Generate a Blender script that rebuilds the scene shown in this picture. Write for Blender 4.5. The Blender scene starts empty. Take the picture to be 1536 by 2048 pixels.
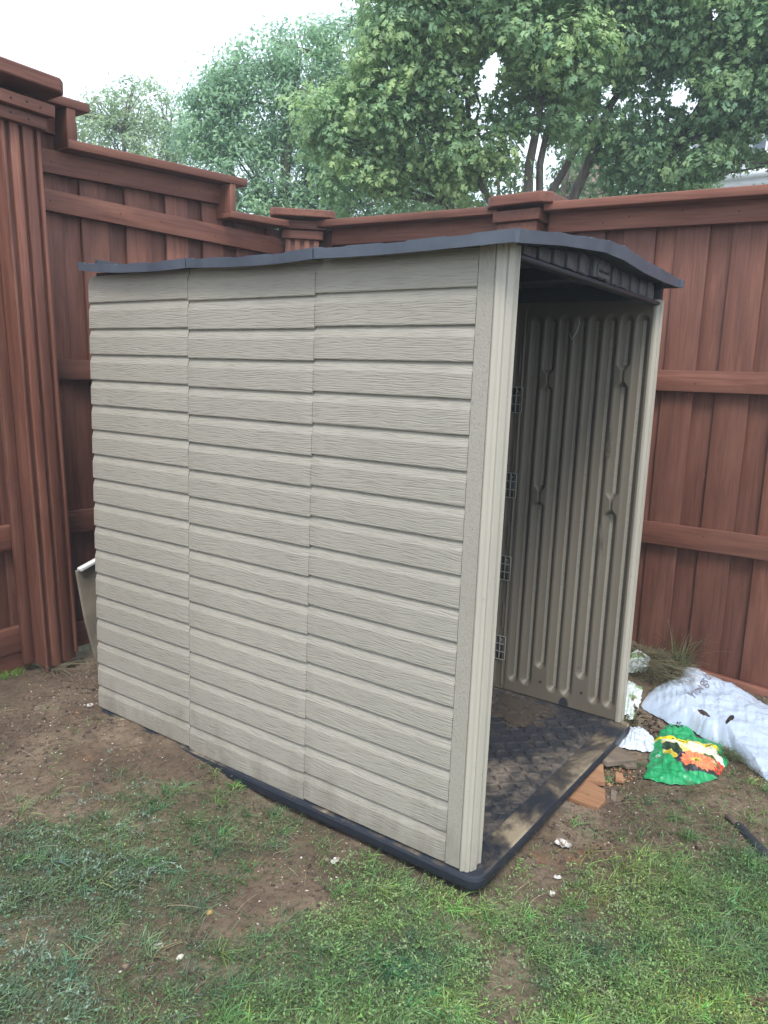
import bpy, bmesh, math, random
import numpy as np
from mathutils import Vector, Matrix
rng = np.random.default_rng(7); random.seed(7)
sc = bpy.context.scene
COL = sc.collection

# ------------------------------------------------------------------ camera
cam = bpy.data.cameras.new('camera'); camo = bpy.data.objects.new('camera', cam); COL.objects.link(camo)
CPOS = (-1.8777, -0.9649, 1.4401); yaw, pit, rol = .9564, .168, .0391
fw = Vector((math.sin(yaw)*math.cos(pit), math.cos(yaw)*math.cos(pit), -math.sin(pit)))
r0 = Vector((math.cos(yaw), -math.sin(yaw), 0)); u0 = r0.cross(fw)
r1 = r0*math.cos(rol)+u0*math.sin(rol); u1 = u0*math.cos(rol)-r0*math.sin(rol)
camo.matrix_world = Matrix(((r1.x, u1.x, -fw.x, CPOS[0]), (r1.y, u1.y, -fw.y, CPOS[1]), (r1.z, u1.z, -fw.z, CPOS[2]), (0, 0, 0, 1)))
cam.sensor_fit = 'VERTICAL'; cam.sensor_height = 36; cam.lens = 36*1540.7/2048
cam.clip_start = .02; cam.clip_end = 500
sc.camera = camo

# ------------------------------------------------------------------ sky, sun, exposure
SUN_EL, SUN_AZ = math.radians(56), math.radians(235)      # compass style: direction the sun stands in, from +Y clockwise
w = bpy.data.worlds.new('World'); sc.world = w; w.use_nodes = True
nt = w.node_tree; nt.nodes.clear()
out = nt.nodes.new('ShaderNodeOutputWorld'); bg = nt.nodes.new('ShaderNodeBackground')
sky = nt.nodes.new('ShaderNodeTexSky'); sky.sky_type = 'NISHITA'; sky.sun_disc = False
sky.sun_elevation = SUN_EL; sky.sun_rotation = SUN_AZ; sky.air_density = 1.0; sky.dust_density = 4.0; sky.ozone_density = 1.0
cloud = nt.nodes.new('ShaderNodeMix'); cloud.data_type = 'RGBA'; cloud.inputs[0].default_value = .86
cloud.inputs[7].default_value = (7.6, 8.7, 10.0, 1)          # even white cloud cover in front of the blue
nt.links.new(sky.outputs[0], cloud.inputs[6]); nt.links.new(cloud.outputs[2], bg.inputs[0])
bg.inputs[1].default_value = .1
nt.links.new(bg.outputs[0], out.inputs[0])
sl = bpy.data.lights.new('sun', 'SUN'); sl.energy = 1.5; sl.angle = math.radians(18); sl.color = (1, .96, .9)
so = bpy.data.objects.new('sun', sl); COL.objects.link(so)
sd = Vector((math.sin(SUN_AZ)*math.cos(SUN_EL), math.cos(SUN_AZ)*math.cos(SUN_EL), math.sin(SUN_EL)))
so.rotation_euler = sd.to_track_quat('Z', 'Y').to_euler()
sc.view_settings.view_transform = 'Standard'; sc.view_settings.look = 'None'
sc.view_settings.exposure = 1.2; sc.view_settings.gamma = 1
sc.render.engine = 'CYCLES'; sc.cycles.max_bounces = 6

# ------------------------------------------------------------------ helpers
def tag(o, label=None, cat=None, group=None, kind=None):
    if label: o['label'] = label
    if cat: o['category'] = cat
    if group: o['group'] = group
    if kind: o['kind'] = kind
    return o
def empty(name, loc=(0, 0, 0)):
    o = bpy.data.objects.new(name, None); COL.objects.link(o); o.location = loc; o.empty_display_size = .05
    return o
def link(name, me, m, parent):
    if m is not None: me.materials.append(m)
    o = bpy.data.objects.new(name, me); COL.objects.link(o)
    if parent is not None:
        o.parent = parent
        o.matrix_parent_inverse = Matrix.Translation(-Vector(parent.location))
    return o
def mesh_np(name, V, F, m, parent=None, smooth=False, attrs=None):
    """V (n,3); F (k,3|4) int array"""
    V = np.asarray(V, dtype=np.float32); F = np.asarray(F, dtype=np.int32)
    me = bpy.data.meshes.new(name); k, c = F.shape
    me.vertices.add(len(V)); me.vertices.foreach_set('co', V.ravel())
    me.loops.add(k*c); me.loops.foreach_set('vertex_index', F.ravel())
    me.polygons.add(k); me.polygons.foreach_set('loop_start', np.arange(0, k*c, c, dtype=np.int32))
    me.polygons.foreach_set('loop_total', np.full(k, c, dtype=np.int32))
    if smooth: me.polygons.foreach_set('use_smooth', np.ones(k, dtype=bool))
    me.update(calc_edges=True); me.validate()
    for an, (ty, data) in (attrs or {}).items():
        a = me.attributes.new(an, ty, 'POINT')
        data = np.asarray(data, dtype=np.float32)
        a.data.foreach_set({'FLOAT': 'value', 'FLOAT_VECTOR': 'vector', 'FLOAT_COLOR': 'color'}[ty], data.ravel())
    return link(name, me, m, parent)
def grid_faces(nu, nv):
    i = np.arange(nu-1)[:, None]*nv+np.arange(nv-1)[None, :]
    i = i.ravel(); return np.stack([i, i+nv, i+nv+1, i+1], 1)
class MB:
    def __init__(s): s.V = []; s.F = []; s.G = []; s.T = []
    def quadbox(s, P8, grain=0, dims=(1, 1, 1), tone=None):
        """P8: 8 corners ordered by (i,j,k) bits"""
        b = len(s.V); off = [random.uniform(0, 40) for _ in range(3)]
        t = random.uniform(0, 1) if tone is None else tone
        for n, q in enumerate(P8):
            i, j, k = (n >> 2) & 1, (n >> 1) & 1, n & 1
            c = [i*dims[0], j*dims[1], k*dims[2]]
            al = c.pop(grain)
            s.V.append(tuple(q)); s.G.append((al+off[0], c[0]+off[1], c[1]+off[2])); s.T.append(t)
        for f in ((0, 1, 3, 2), (4, 6, 7, 5), (0, 4, 5, 1), (2, 3, 7, 6), (0, 2, 6, 4), (1, 5, 7, 3)):
            s.F.append(tuple(b+x for x in f))
        return s
    def box(s, x0, x1, y0, y1, z0, z1, grain=0, tone=None):
        P = [(x, y, z) for x in (x0, x1) for y in (y0, y1) for z in (z0, z1)]
        return s.quadbox(P, grain, (x1-x0, y1-y0, z1-z0), tone)
    def obox(s, c, ex, ey, ez, grain=0, tone=None):
        c, ex, ey, ez = map(Vector, (c, ex, ey, ez))
        P = [c+ex*i+ey*j+ez*k for i in (-.5, .5) for j in (-.5, .5) for k in (-.5, .5)]
        return s.quadbox(P, grain, (ex.length, ey.length, ez.length), tone)
    def sloped(s, ax, a0, a1, zb0, zb1, zt0, zt1, c0, c1, tone=None):
        """long board running along axis ax (0=x,1=y), bottom/top heights at both ends"""
        P = []
        for a, zb, zt in ((a0, zb0, zt0), (a1, zb1, zt1)):
            for c in (c0, c1):
                for z in (zb, zt): P.append((a, c, z) if ax == 0 else (c, a, z))
        if ax == 1: P = [P[0], P[1], P[4], P[5], P[2], P[3], P[6], P[7]] ; 
        d = (abs(a1-a0), abs(c1-c0), abs(zt0-zb0))
        if ax == 1: return s.quadbox(P, 1, (d[1], d[0], d[2]), tone)
        return s.quadbox(P, 0, d, tone)
    def build(s, name, m, parent=None, bevel=.002, fn=None):
        V = [fn(v) for v in s.V] if fn else s.V
        o = mesh_np(name, V, s.F, m, parent, attrs={'gc': ('FLOAT_VECTOR', s.G), 'tone': ('FLOAT', s.T)})
        bm = bmesh.new(); bm.from_mesh(o.data); bmesh.ops.recalc_face_normals(bm, faces=bm.faces); bm.to_mesh(o.data); bm.free()
        if bevel:
            b = o.modifiers.new('bevel', 'BEVEL'); b.width = bevel; b.segments = 2; b.limit_method = 'ANGLE'
        return o
def tube(name, pts, rad, m, parent=None, n=8, cap=True, attrs=False):
    pts = [Vector(q) for q in pts]; V = []; F = []
    if not hasattr(rad, '__len__'): rad = [rad]*len(pts)
    t0 = (pts[1]-pts[0]).normalized(); up = Vector((0, 0, 1)) if abs(t0.z) < .9 else Vector((1, 0, 0))
    a = t0.cross(up).normalized()
    for i, q in enumerate(pts):
        t = (pts[min(i+1, len(pts)-1)]-pts[max(i-1, 0)]).normalized()
        a = (a-t*a.dot(t)).normalized(); b = t.cross(a)
        for k in range(n):
            an = 2*math.pi*k/n; V.append(q+(a*math.cos(an)+b*math.sin(an))*rad[i])
    for i in range(len(pts)-1):
        for k in range(n):
            F.append((i*n+k, i*n+(k+1) % n, (i+1)*n+(k+1) % n, (i+1)*n+k))
    if cap:
        for base, rev in ((0, True), ((len(pts)-1)*n, False)):
            c = len(V); V.append(pts[0] if rev else pts[-1])
            for k in range(n):
                q = (base+k, base+(k+1) % n)
                F.append((c, q[1], q[0], c) if rev else (c, q[0], q[1], c))
    return V, F
def tube_obj(name, pts, rad, m, parent=None, n=8):
    V, F = tube(name, pts, rad, m, parent, n)
    me = bpy.data.meshes.new(name); me.from_pydata([tuple(v) for v in V], [], [f[:3] if f[3] == f[0] else f for f in F])
    for p_ in me.polygons: p_.use_smooth = True
    return link(name, me, m, parent)
def tubes_obj(name, lst, m, parent=None, n=6):
    V = []; F = []
    for pts, rad in lst:
        v, f = tube(name, pts, rad, m, parent, n); b = len(V); V += [tuple(q) for q in v]
        F += [tuple(b+x for x in (g[:3] if g[3] == g[0] else g)) for g in f]
    me = bpy.data.meshes.new(name); me.from_pydata(V, [], F)
    for p_ in me.polygons: p_.use_smooth = True
    return link(name, me, m, parent)
def prism(name, poly, z0, z1, m, parent=None, bevel=.003, top=None):
    bm = bmesh.new(); n = len(poly)
    lo = [bm.verts.new((x, y, z0)) for x, y in poly]; hi = [bm.verts.new((x, y, z1)) for x, y in poly]
    bm.faces.new(lo[::-1]); bm.faces.new(hi)
    for i in range(n): bm.faces.new((lo[i], lo[(i+1) % n], hi[(i+1) % n], hi[i]))
    bmesh.ops.recalc_face_normals(bm, faces=bm.faces)
    me = bpy.data.meshes.new(name); bm.to_mesh(me); bm.free()
    o = link(name, me, m, parent)
    if bevel:
        b = o.modifiers.new('bevel', 'BEVEL'); b.width = bevel; b.segments = 2; b.limit_method = 'ANGLE'
    return o
def vnoise(x, y, seed=0):
    x = np.asarray(x, float); y = np.asarray(y, float)
    def hsh(i, j):
        n = (i.astype(np.int64)*374761393+j.astype(np.int64)*668265263+seed*1442695041) & 0xffffffff
        n = ((n ^ (n >> 13))*1274126177) & 0xffffffff
        return ((n ^ (n >> 16)) & 0xffff)/65535.
    i = np.floor(x); j = np.floor(y); fx = x-i; fy = y-j
    fx = fx*fx*(3-2*fx); fy = fy*fy*(3-2*fy)
    a = hsh(i, j); b = hsh(i+1, j); c = hsh(i, j+1); d = hsh(i+1, j+1)
    return (a*(1-fx)+b*fx)*(1-fy)+(c*(1-fx)+d*fx)*fy
def fbm(x, y, sc_, o=4, seed=0):
    v = 0; a = .5; t = 0
    for k in range(o):
        v = v+a*vnoise(np.asarray(x)*sc_*2**k+17.3*k, np.asarray(y)*sc_*2**k-9.1*k, seed+k); t += a; a *= .5
    return v/t-.5
def smst(a, b, t):
    t = np.clip((t-a)/(b-a), 0, 1); return t*t*(3-2*t)

# ------------------------------------------------------------------ materials
class NT:
    def __init__(s, name, rough=.6, spec=.4):
        s.m = bpy.data.materials.new(name); s.m.use_nodes = True; s.t = s.m.node_tree
        s.b = s.t.nodes['Principled BSDF']; s.b.inputs['Roughness'].default_value = rough
        s.b.inputs['Specular IOR Level'].default_value = spec
    def n(s, ty, **kw):
        x = s.t.nodes.new(ty)
        for k, v in kw.items(): setattr(x, k, v)
        return x
    def l(s, a, b): s.t.links.new(a, b)
    def coord(s, scale=(1, 1, 1), attr=None, loc=(0, 0, 0)):
        mp = s.n('ShaderNodeMapping'); mp.inputs['Scale'].default_value = scale; mp.inputs['Location'].default_value = loc
        if attr: a = s.n('ShaderNodeAttribute', attribute_name=attr); s.l(a.outputs['Vector'], mp.inputs[0])
        else: g = s.n('ShaderNodeNewGeometry'); s.l(g.outputs['Position'], mp.inputs[0])
        return mp.outputs[0]
    def noise(s, vec, scale=1, detail=3, rough=.55, dist=0):
        x = s.n('ShaderNodeTexNoise'); s.l(vec, x.inputs['Vector']); x.inputs['Scale'].default_value = scale
        x.inputs['Detail'].default_value = detail; x.inputs['Roughness'].default_value = rough; x.inputs['Distortion'].default_value = dist
        return x.outputs['Fac']
    def ramp(s, fac, stops):
        x = s.n('ShaderNodeValToRGB'); e = x.color_ramp.elements
        while len(e) > len(stops): e.remove(e[-1])
        while len(e) < len(stops): e.new(.5)
        for q, (p_, c) in zip(e, stops):
            q.position = p_; q.color = tuple(c)+(1,) if hasattr(c, '__len__') else (c, c, c, 1)
        s.l(fac, x.inputs[0]); return x.outputs[0]
    def mix(s, fac, a, b, mode='MIX'):
        x = s.n('ShaderNodeMix', data_type='RGBA', blend_type=mode)
        for i, v in ((0, fac), (6, a), (7, b)):
            if hasattr(v, 'default_value'): s.l(v, x.inputs[i])
            elif i == 0: x.inputs[0].default_value = v
            else: x.inputs[i].default_value = tuple(v)+(1,) if len(v) == 3 else v
        return x.outputs[2]
    def math(s, op, a, b=None):
        x = s.n('ShaderNodeMath', operation=op)
        for i, v in ((0, a), (1, b)):
            if v is None: continue
            if hasattr(v, 'default_value'): s.l(v, x.inputs[i])
            else: x.inputs[i].default_value = v
        return x.outputs[0]
    def color(s, c):
        if hasattr(c, 'default_value'): s.l(c, s.b.inputs['Base Color'])
        else: s.b.inputs['Base Color'].default_value = tuple(c)+(1,)
        return s
    def bump(s, h, dist=.002, strength=1.):
        x = s.n('ShaderNodeBump'); x.inputs['Distance'].default_value = dist; x.inputs['Strength'].default_value = strength
        s.l(h, x.inputs['Height']); s.l(x.outputs[0], s.b.inputs['Normal']); return s
    def rough(s, v): s.l(v, s.b.inputs['Roughness']); return s

def wood(name, base, dark, light, rough=.6, bump=.0012):
    k = NT(name, rough, .3)
    g = k.coord((2.2, 38, 38), 'gc'); n1 = k.noise(g, 1, 5, .68, .9); n3 = k.noise(k.coord((4, 120, 120), 'gc'), 1, 3, .6, .3)
    n2 = k.noise(k.coord((1.2, 5, 5), 'gc'), 1, 3, .5, 1.2)
    tone = k.n('ShaderNodeAttribute', attribute_name='tone').outputs['Fac']
    c = k.mix(k.ramp(n1, [(.3, 0.), (.7, 1.)]), dark, base)
    c = k.mix(k.math('MULTIPLY', k.ramp(n2, [(.45, 0.), (.75, 1.)]), .55), c, light)
    c = k.mix(k.ramp(n3, [(.30, .55), (.45, 0.)]), c, dark)
    t = k.ramp(tone, [(0, .68), (1, 1.2)])
    c = k.mix(1., c, t, 'MULTIPLY')
    # knots
    vo = k.n('ShaderNodeTexVoronoi'); k.l(k.coord((2.1, 6.5, 6.5), 'gc'), vo.inputs['Vector']); vo.inputs['Scale'].default_value = 1
    rad = k.math('ADD', vo.outputs['Distance'], k.math('MULTIPLY', n1, .05))
    sel = k.math('GREATER_THAN', k.n('ShaderNodeSeparateColor').outputs[0], .5)
    sep = sel.node.inputs[0].links[0].from_node; k.l(vo.outputs['Color'], sep.inputs[0]); sel.node.inputs[1].default_value = .60
    ring = k.ramp(rad, [(.0, .75), (.045, .8), (.07, .35), (.085, .85), (.11, .95), (.12, .85), (.15, 1.)])
    kn = k.mix(k.math('MULTIPLY', sel, .95), (1, 1, 1), ring)
    c = k.mix(1., c, kn, 'MULTIPLY')
    c = k.mix(k.math('LESS_THAN', tone, -.3), c, (.02, .018, .018))
    # dried drips and worn spots
    w1 = k.noise(k.coord((5, 26, 26), 'gc'), 1, 4, .6)
    c = k.mix(k.ramp(w1, [(.70, 0.), (.76, .5)]), c, tuple(min(1, x*1.7+.02) for x in base))
    k.color(c); k.bump(k.math('ADD', k.math('MULTIPLY', n1, .6), k.math('MULTIPLY', ring, .8)), bump)
    k.rough(k.ramp(n2, [(.3, rough-.08), (.7, rough+.15)]))
    return k.m
M = {}
M['stain'] = wood('stained_wood', (.215, .085, .056), (.105, .038, .026), (.285, .132, .090))
M['rawwood'] = wood('raw_wood', (.36, .19, .10), (.22, .11, .06), (.45, .27, .15), .75)
M['greywood'] = wood('grey_wood', (.20, .16, .12), (.12, .09, .07), (.27, .22, .17), .8)

def plastic(name, col, grain=True, rough=.5, soil=True):
    k = NT(name, rough, .35)
    pos = k.coord((1, 1, 1))
    big = k.noise(pos, 1.6, 3); c = k.mix(k.ramp(big, [(.3, 0.), (.7, 1.)]), tuple(x*.93 for x in col), tuple(x*1.05 for x in col))
    if soil:
        sep = k.n('ShaderNodeSeparateXYZ'); k.l(pos, sep.inputs[0])
        dn = k.noise(k.coord((9, 9, 4)), 1, 5, .7)
        low = k.math('SUBTRACT', dn, k.math('MULTIPLY', sep.outputs[2], 1.6))
        c = k.mix(k.math('MULTIPLY', k.ramp(low, [(.3, 0.), (.6, 1.)]), .4), c, (.125, .10, .07))
        sp = k.noise(k.coord((60, 60, 60)), 1, 2)
        c = k.mix(k.math('MULTIPLY', k.ramp(sp, [(.70, 0.), (.74, 1.)]), .25), c, (.12, .1, .08))
    if grain == 'wood':
        d = k.noise(k.coord((4, 4, 9)), 1, 2)
        v = k.coord((1, 1, 1)); ad = k.n('ShaderNodeVectorMath', operation='ADD'); k.l(v, ad.inputs[0])
        cb = k.n('ShaderNodeCombineXYZ'); k.l(k.math('MULTIPLY', d, .03), cb.inputs[2]); k.l(cb.outputs[0], ad.inputs[1])
        mp = k.n('ShaderNodeMapping'); mp.inputs['Scale'].default_value = (10, 13, 300); k.l(ad.outputs[0], mp.inputs[0])
        g = k.noise(mp.outputs[0], 1, 1.5, .5, .1)
        gg = k.ramp(g, [(.36, 0.), (.5, .75), (.68, 1.)])
        c = k.mix(k.ramp(g, [(.3, .42), (.43, 0.)]), c, tuple(x*.6 for x in col))
        k.bump(gg, .0012, .8)
    elif grain == 'pebble':
        g = k.noise(k.coord((230, 230, 150)), 1, 2); k.bump(g, .002, .8)
        c = k.mix(k.ramp(g, [(.3, .35), (.5, 0.)]), c, tuple(x*.6 for x in col))
    else:
        k.bump(k.noise(k.coord((14, 14, 3)), 1, 3), .0015, .3)
    k.color(c); return k.m
SID = (.338, .312, .264)
M['siding'] = plastic('siding_plastic', SID, 'wood', .55)
M['pebble'] = plastic('pebbled_plastic', SID, 'pebble', .5)
M['smooth'] = plastic('smooth_beige_plastic', (.41, .38, .32), None, .42)
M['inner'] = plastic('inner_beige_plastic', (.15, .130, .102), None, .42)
M['clip'] = plastic('clip_plastic', (.30, .28, .23), None, .5, False)
def roofmat():
    k = NT('roof_plastic', .42, .5)
    n = k.noise(k.coord((6, 6, 6)), 1, 4); c = k.mix(k.ramp(n, [(.35, 0.), (.7, 1.)]), (.058, .070, .096), (.095, .112, .142))
    s = k.noise(k.coord((5, 18, 60)), 1, 4, .7); c = k.mix(k.ramp(s, [(.6, 0.), (.78, .5)]), c, (.10, .10, .105))
    k.color(c); k.bump(k.noise(k.coord((150, 150, 150)), 1, 2), .0008, .5); return k.m
M['roof'] = roofmat()
def flat(name, col, rough=.6, var=.12, sc_=20, spec=.4):
    k = NT(name, rough, spec); n = k.noise(k.coord((sc_, sc_, sc_)), 1, 4)
    k.color(k.mix(k.ramp(n, [(.3, 0.), (.7, 1.)]), tuple(x*(1-var) for x in col), tuple(x*(1+var) for x in col)))
    k.bump(n, .001, .4); return k.m
M['gable'] = flat('gable_grey_plastic', (.11, .112, .125), .5)
M['navy'] = flat('dark_navy_plastic', (.03, .032, .04), .45)
M['wire'] = flat('wire_metal', (.5, .5, .5), .4)
def floormat():
    k = NT('dusty_floor_plastic', .6, .3)
    a = k.noise(k.coord((1.6, 1.6, 1.6), loc=(.2, .4, 0)), 1, 5, .62, .6)
    b = k.noise(k.coord((22, 22, 22)), 1, 5, .7)
    f = k.math('ADD', a, k.math('MULTIPLY', k.math('SUBTRACT', b, .5), .45))
    c = k.ramp(f, [(.44, (.022, .025, .033)), (.51, (.065, .057, .052)), (.60, (.14, .115, .095)), (.72, (.28, .225, .17))])
    fine = k.noise(k.coord((140, 140, 140)), 1, 3)
    c = k.mix(k.ramp(fine, [(.62, 0.), (.72, .5)]), c, (.25, .20, .14))
    bar = k.n('ShaderNodeAttribute', attribute_name='bar').outputs['Fac']; c = k.mix(k.math('MULTIPLY', bar, .92), c, (.014, .014, .017))
    k.color(c); k.rough(k.ramp(f, [(.42, .38), (.55, .85)])); k.bump(b, .0015, .6); return k.m
M['floor'] = floormat()
def rimmat():
    k = NT('dusty_rim_plastic', .5, .35)
    a = k.noise(k.coord((3.2, 5, 5), loc=(.6, 0, 0)), 1, 5, .65, .4)
    c = k.ramp(a, [(.45, (.020, .024, .034)), (.53, (.08, .066, .052)), (.64, (.27, .22, .15))])
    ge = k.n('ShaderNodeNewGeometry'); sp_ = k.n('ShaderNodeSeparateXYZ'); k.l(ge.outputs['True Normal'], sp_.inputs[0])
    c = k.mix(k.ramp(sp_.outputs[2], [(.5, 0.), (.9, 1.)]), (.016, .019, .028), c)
    k.color(c); k.rough(k.ramp(a, [(.5, .35), (.6, .85)])); k.bump(k.noise(k.coord((60, 60, 60)), 1, 4), .0015, .5); return k.m
M['rim'] = rimmat()
def soilmat():
    k = NT('soil_ground', .95, .15)
    a = k.noise(k.coord((2.3, 2.3, 2.3)), 1, 6, .62); b = k.noise(k.coord((45, 45, 45)), 1, 5, .7)
    c = k.ramp(a, [(.30, (.070, .050, .035)), (.5, (.145, .105, .074)), (.70, (.26, .20, .145))])
    c = k.mix(k.ramp(b, [(.38, .75), (.52, 0.)]), c, (.065, .046, .034))
    r_ = k.noise(k.coord((7, 7, 7), loc=(3, 1, 0)), 1, 4); c = k.mix(k.ramp(r_, [(.62, 0.), (.72, .45)]), c, (.23, .115, .06))
    gr = k.n('ShaderNodeAttribute', attribute_name='grass').outputs['Fac']
    c = k.mix(k.math('MULTIPLY', gr, .62), c, (.050, .072, .032))
    sp = k.noise(k.coord((210, 210, 210)), 1, 2); c = k.mix(k.ramp(sp, [(.71, 0.), (.74, .8)]), c, (.42, .36, .28))
    k.color(c); k.bump(k.math('ADD', b, k.math('MULTIPLY', k.noise(k.coord((160, 160, 160)), 1, 3), .4)), .008, .9); return k.m
M['soil'] = soilmat()
M['mud'] = flat('dark_mud', (.05, .037, .027), .9, .4, 40)
def attrmat(name, rough=.6, transl=0., spec=.35, attr='col'):
    k = NT(name, rough, spec); a = k.n('ShaderNodeAttribute', attribute_name=attr)
    k.color(a.outputs['Color'])
    if transl:
        tr = k.n('ShaderNodeBsdfTranslucent'); k.l(a.outputs['Color'], tr.inputs[0]); mx = k.n('ShaderNodeMixShader'); mx.inputs[0].default_value = transl
        o = [n for n in k.t.nodes if n.type == 'OUTPUT_MATERIAL'][0]
        k.l(k.b.outputs[0], mx.inputs[1]); k.l(tr.outputs[0], mx.inputs[2]); k.l(mx.outputs[0], o.inputs[0])
    return k.m
M['leaf'] = attrmat('leaf', .5, .5)
M['grass'] = attrmat('grass_blade', .55, .3)
M['bag'] = attrmat('bag_film', .24, 0, .5)
def barkmat():
    k = NT('bark', .9, .2); n = k.noise(k.coord((14, 14, 3)), 1, 5, .65)
    k.color(k.ramp(n, [(.35, (.11, .09, .075)), (.65, (.26, .22, .19))])); k.bump(n, .01, .6); return k.m
M['bark'] = barkmat()

# ------------------------------------------------------------------ ground
def hmacro(x, y):
    v = -.07+smst(1.45, 2.0, x)*(.12+.1*smst(-.5, .2, y))
    v = v+.045*smst(.6, 1.3, y)*(1-smst(1.3, 1.6, x))
    v = v+.022*smst(.75, 1.45, y)*np.exp(-(x/.13)**2)
    v = v-.02*np.exp(-(((x-.75)/.6)**2+((y+.1)/.15)**2))
    return v
DENS = [(-0.1, 2.24, 0), (0.03, 2.08, 0), (-0.27, 1.96, 0), (-0.14, 1.81, 0), (-0.02, 1.66, 0), (-0.38, 1.75, 0), (-0.27, 1.62, 0), (-0.15, 1.48, 0), (-0.03, 1.33, 0), (1.33, -0.14, 0), (1.46, -0.3, 0), (-0.51, 1.54, 0), (-0.4, 1.41, 0), (-0.29, 1.28, 1), (-0.17, 1.16, 1), (-0.05, 1.04, 2), (0.82, 0.08, 0), (1.18, -0.37, 0), (1.31, -0.52, 1), (-0.61, 1.36, 1), (-0.51, 1.24, 1), (-0.4, 1.13, 3), (-0.29, 1.01, 3), (-0.18, 0.9, 3), (-0.06, 0.79, 2), (0.06, 0.66, 2), (0.63, -0.0, 0), (0.75, -0.14, 0), (0.84, -0.28, 2), (0.95, -0.43, 1), (1.07, -0.57, 1), (-0.7, 1.2, 5), (-0.6, 1.1, 6), (-0.5, 1.0, 5), (-0.39, 0.89, 4), (-0.29, 0.78, 3), (-0.18, 0.67, 3), (-0.08, 0.54, 2), (0.02, 0.42, 1), (0.12, 0.3, 1), (0.23, 0.17, 2), (0.46, -0.08, 1), (0.55, -0.21, 1), (0.64, -0.34, 1), (0.75, -0.48, 1), (0.86, -0.61, 2), (-0.77, 1.07, 6), (-0.68, 0.98, 7), (-0.58, 0.88, 7), (-0.48, 0.78, 5), (-0.39, 0.67, 3), (-0.29, 0.56, 1), (-0.2, 0.44, 2), (-0.1, 0.32, 4), (-0.01, 0.21, 3), (0.09, 0.09, 4), (0.19, -0.03, 3), (0.29, -0.15, 1), (0.38, -0.27, 2), (0.47, -0.4, 5), (0.57, -0.52, 6), (0.67, -0.64, 7), (-0.84, 0.96, 6), (-0.75, 0.87, 5), (-0.66, 0.77, 5), (-0.57, 0.67, 4), (-0.48, 0.57, 2), (-0.39, 0.46, 0), (-0.31, 0.35, 0), (-0.22, 0.24, 4), (-0.13, 0.13, 6), (-0.04, 0.02, 5), (0.06, -0.1, 3), (0.15, -0.21, 2), (0.23, -0.33, 4), (0.32, -0.44, 6), (0.42, -0.56, 7), (0.51, -0.68, 7), (-0.9, 0.86, 4), (-0.81, 0.77, 4), (-0.73, 0.68, 3), (-0.65, 0.58, 2), (-0.56, 0.47, 1), (-0.48, 0.37, 2), (-0.4, 0.27, 6), (-0.32, 0.16, 7), (-0.23, 0.06, 6), (-0.15, -0.05, 4), (-0.06, -0.15, 6), (0.02, -0.26, 5), (0.1, -0.37, 4), (0.19, -0.48, 6), (0.28, -0.59, 7), (0.37, -0.7, 7), (-0.95, 0.77, 5), (-0.87, 0.68, 5), (-0.79, 0.58, 2), (-0.72, 0.49, 1), (-0.64, 0.39, 3), (-0.56, 0.29, 5), (-0.49, 0.19, 7), (-0.41, 0.09, 8), (-0.33, -0.01, 8), (-0.25, -0.11, 7), (-0.17, -0.21, 2), (-0.09, -0.31, 6), (-0.01, -0.41, 6), (0.07, -0.52, 7), (0.15, -0.62, 7), (0.24, -0.73, 8), (-1.0, 0.68, 6), (-0.93, 0.59, 6), (-0.85, 0.5, 4), (-0.78, 0.41, 3), (-0.71, 0.31, 4), (-0.64, 0.22, 7), (-0.56, 0.13, 8), (-0.49, 0.03, 8), (-0.41, -0.06, 9), (-0.34, -0.16, 8), (-0.26, -0.26, 2), (-0.19, -0.35, 6), (-0.11, -0.45, 6), (-0.03, -0.55, 7), (0.04, -0.65, 8), (0.12, -0.75, 9), (-1.05, 0.6, 7), (-0.98, 0.51, 7), (-0.91, 0.42, 5), (-0.84, 0.33, 5), (-0.77, 0.25, 6), (-0.7, 0.16, 8), (-0.63, 0.07, 8), (-0.56, -0.02, 9), (-0.49, -0.12, 9), (-0.42, -0.21, 8), (-0.35, -0.3, 2), (-0.28, -0.39, 7), (-0.2, -0.48, 7), (-0.13, -0.58, 8), (-0.06, -0.67, 9), (0.02, -0.77, 9), (-1.1, 0.5, 7), (-1.04, 0.41, 7), (-0.98, 0.33, 5), (-0.91, 0.25, 5), (-0.85, 0.16, 6), (-0.78, 0.08, 8), (-0.65, -0.09, 9), (-0.52, -0.26, 8), (-0.45, -0.35, 3), (-0.38, -0.44, 7), (-0.24, -0.61, 8), (-0.11, -0.79, 9), (1.6, -.8, 2), (1.9, -.9, 3), (1.2, -1., 7), (.5, -1.2, 8), (-.6, -.8, 8), (-1.5, 0, 8), (-1.3, 1, 6), (-1, 1.9, 1), (-.3, 2.9, 9), (-.6, 2.75, 9), (.2, 3, 8), (1.5, 2.2, 1), (1.7, .8, 1), (-1.2, 3, 9)]
DP = np.array(DENS)
def density(x, y):
    x = np.asarray(x, float).ravel(); y = np.asarray(y, float).ravel(); o = np.empty(len(x))
    for s in range(0, len(x), 20000):
        xs = x[s:s+20000, None]; ys = y[s:s+20000, None]
        w_ = 1/(((xs-DP[:, 0])**2+(ys-DP[:, 1])**2)+.0012)**2
        o[s:s+20000] = (w_*DP[:, 2]).sum(1)/w_.sum(1)
    return o/9.
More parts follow.
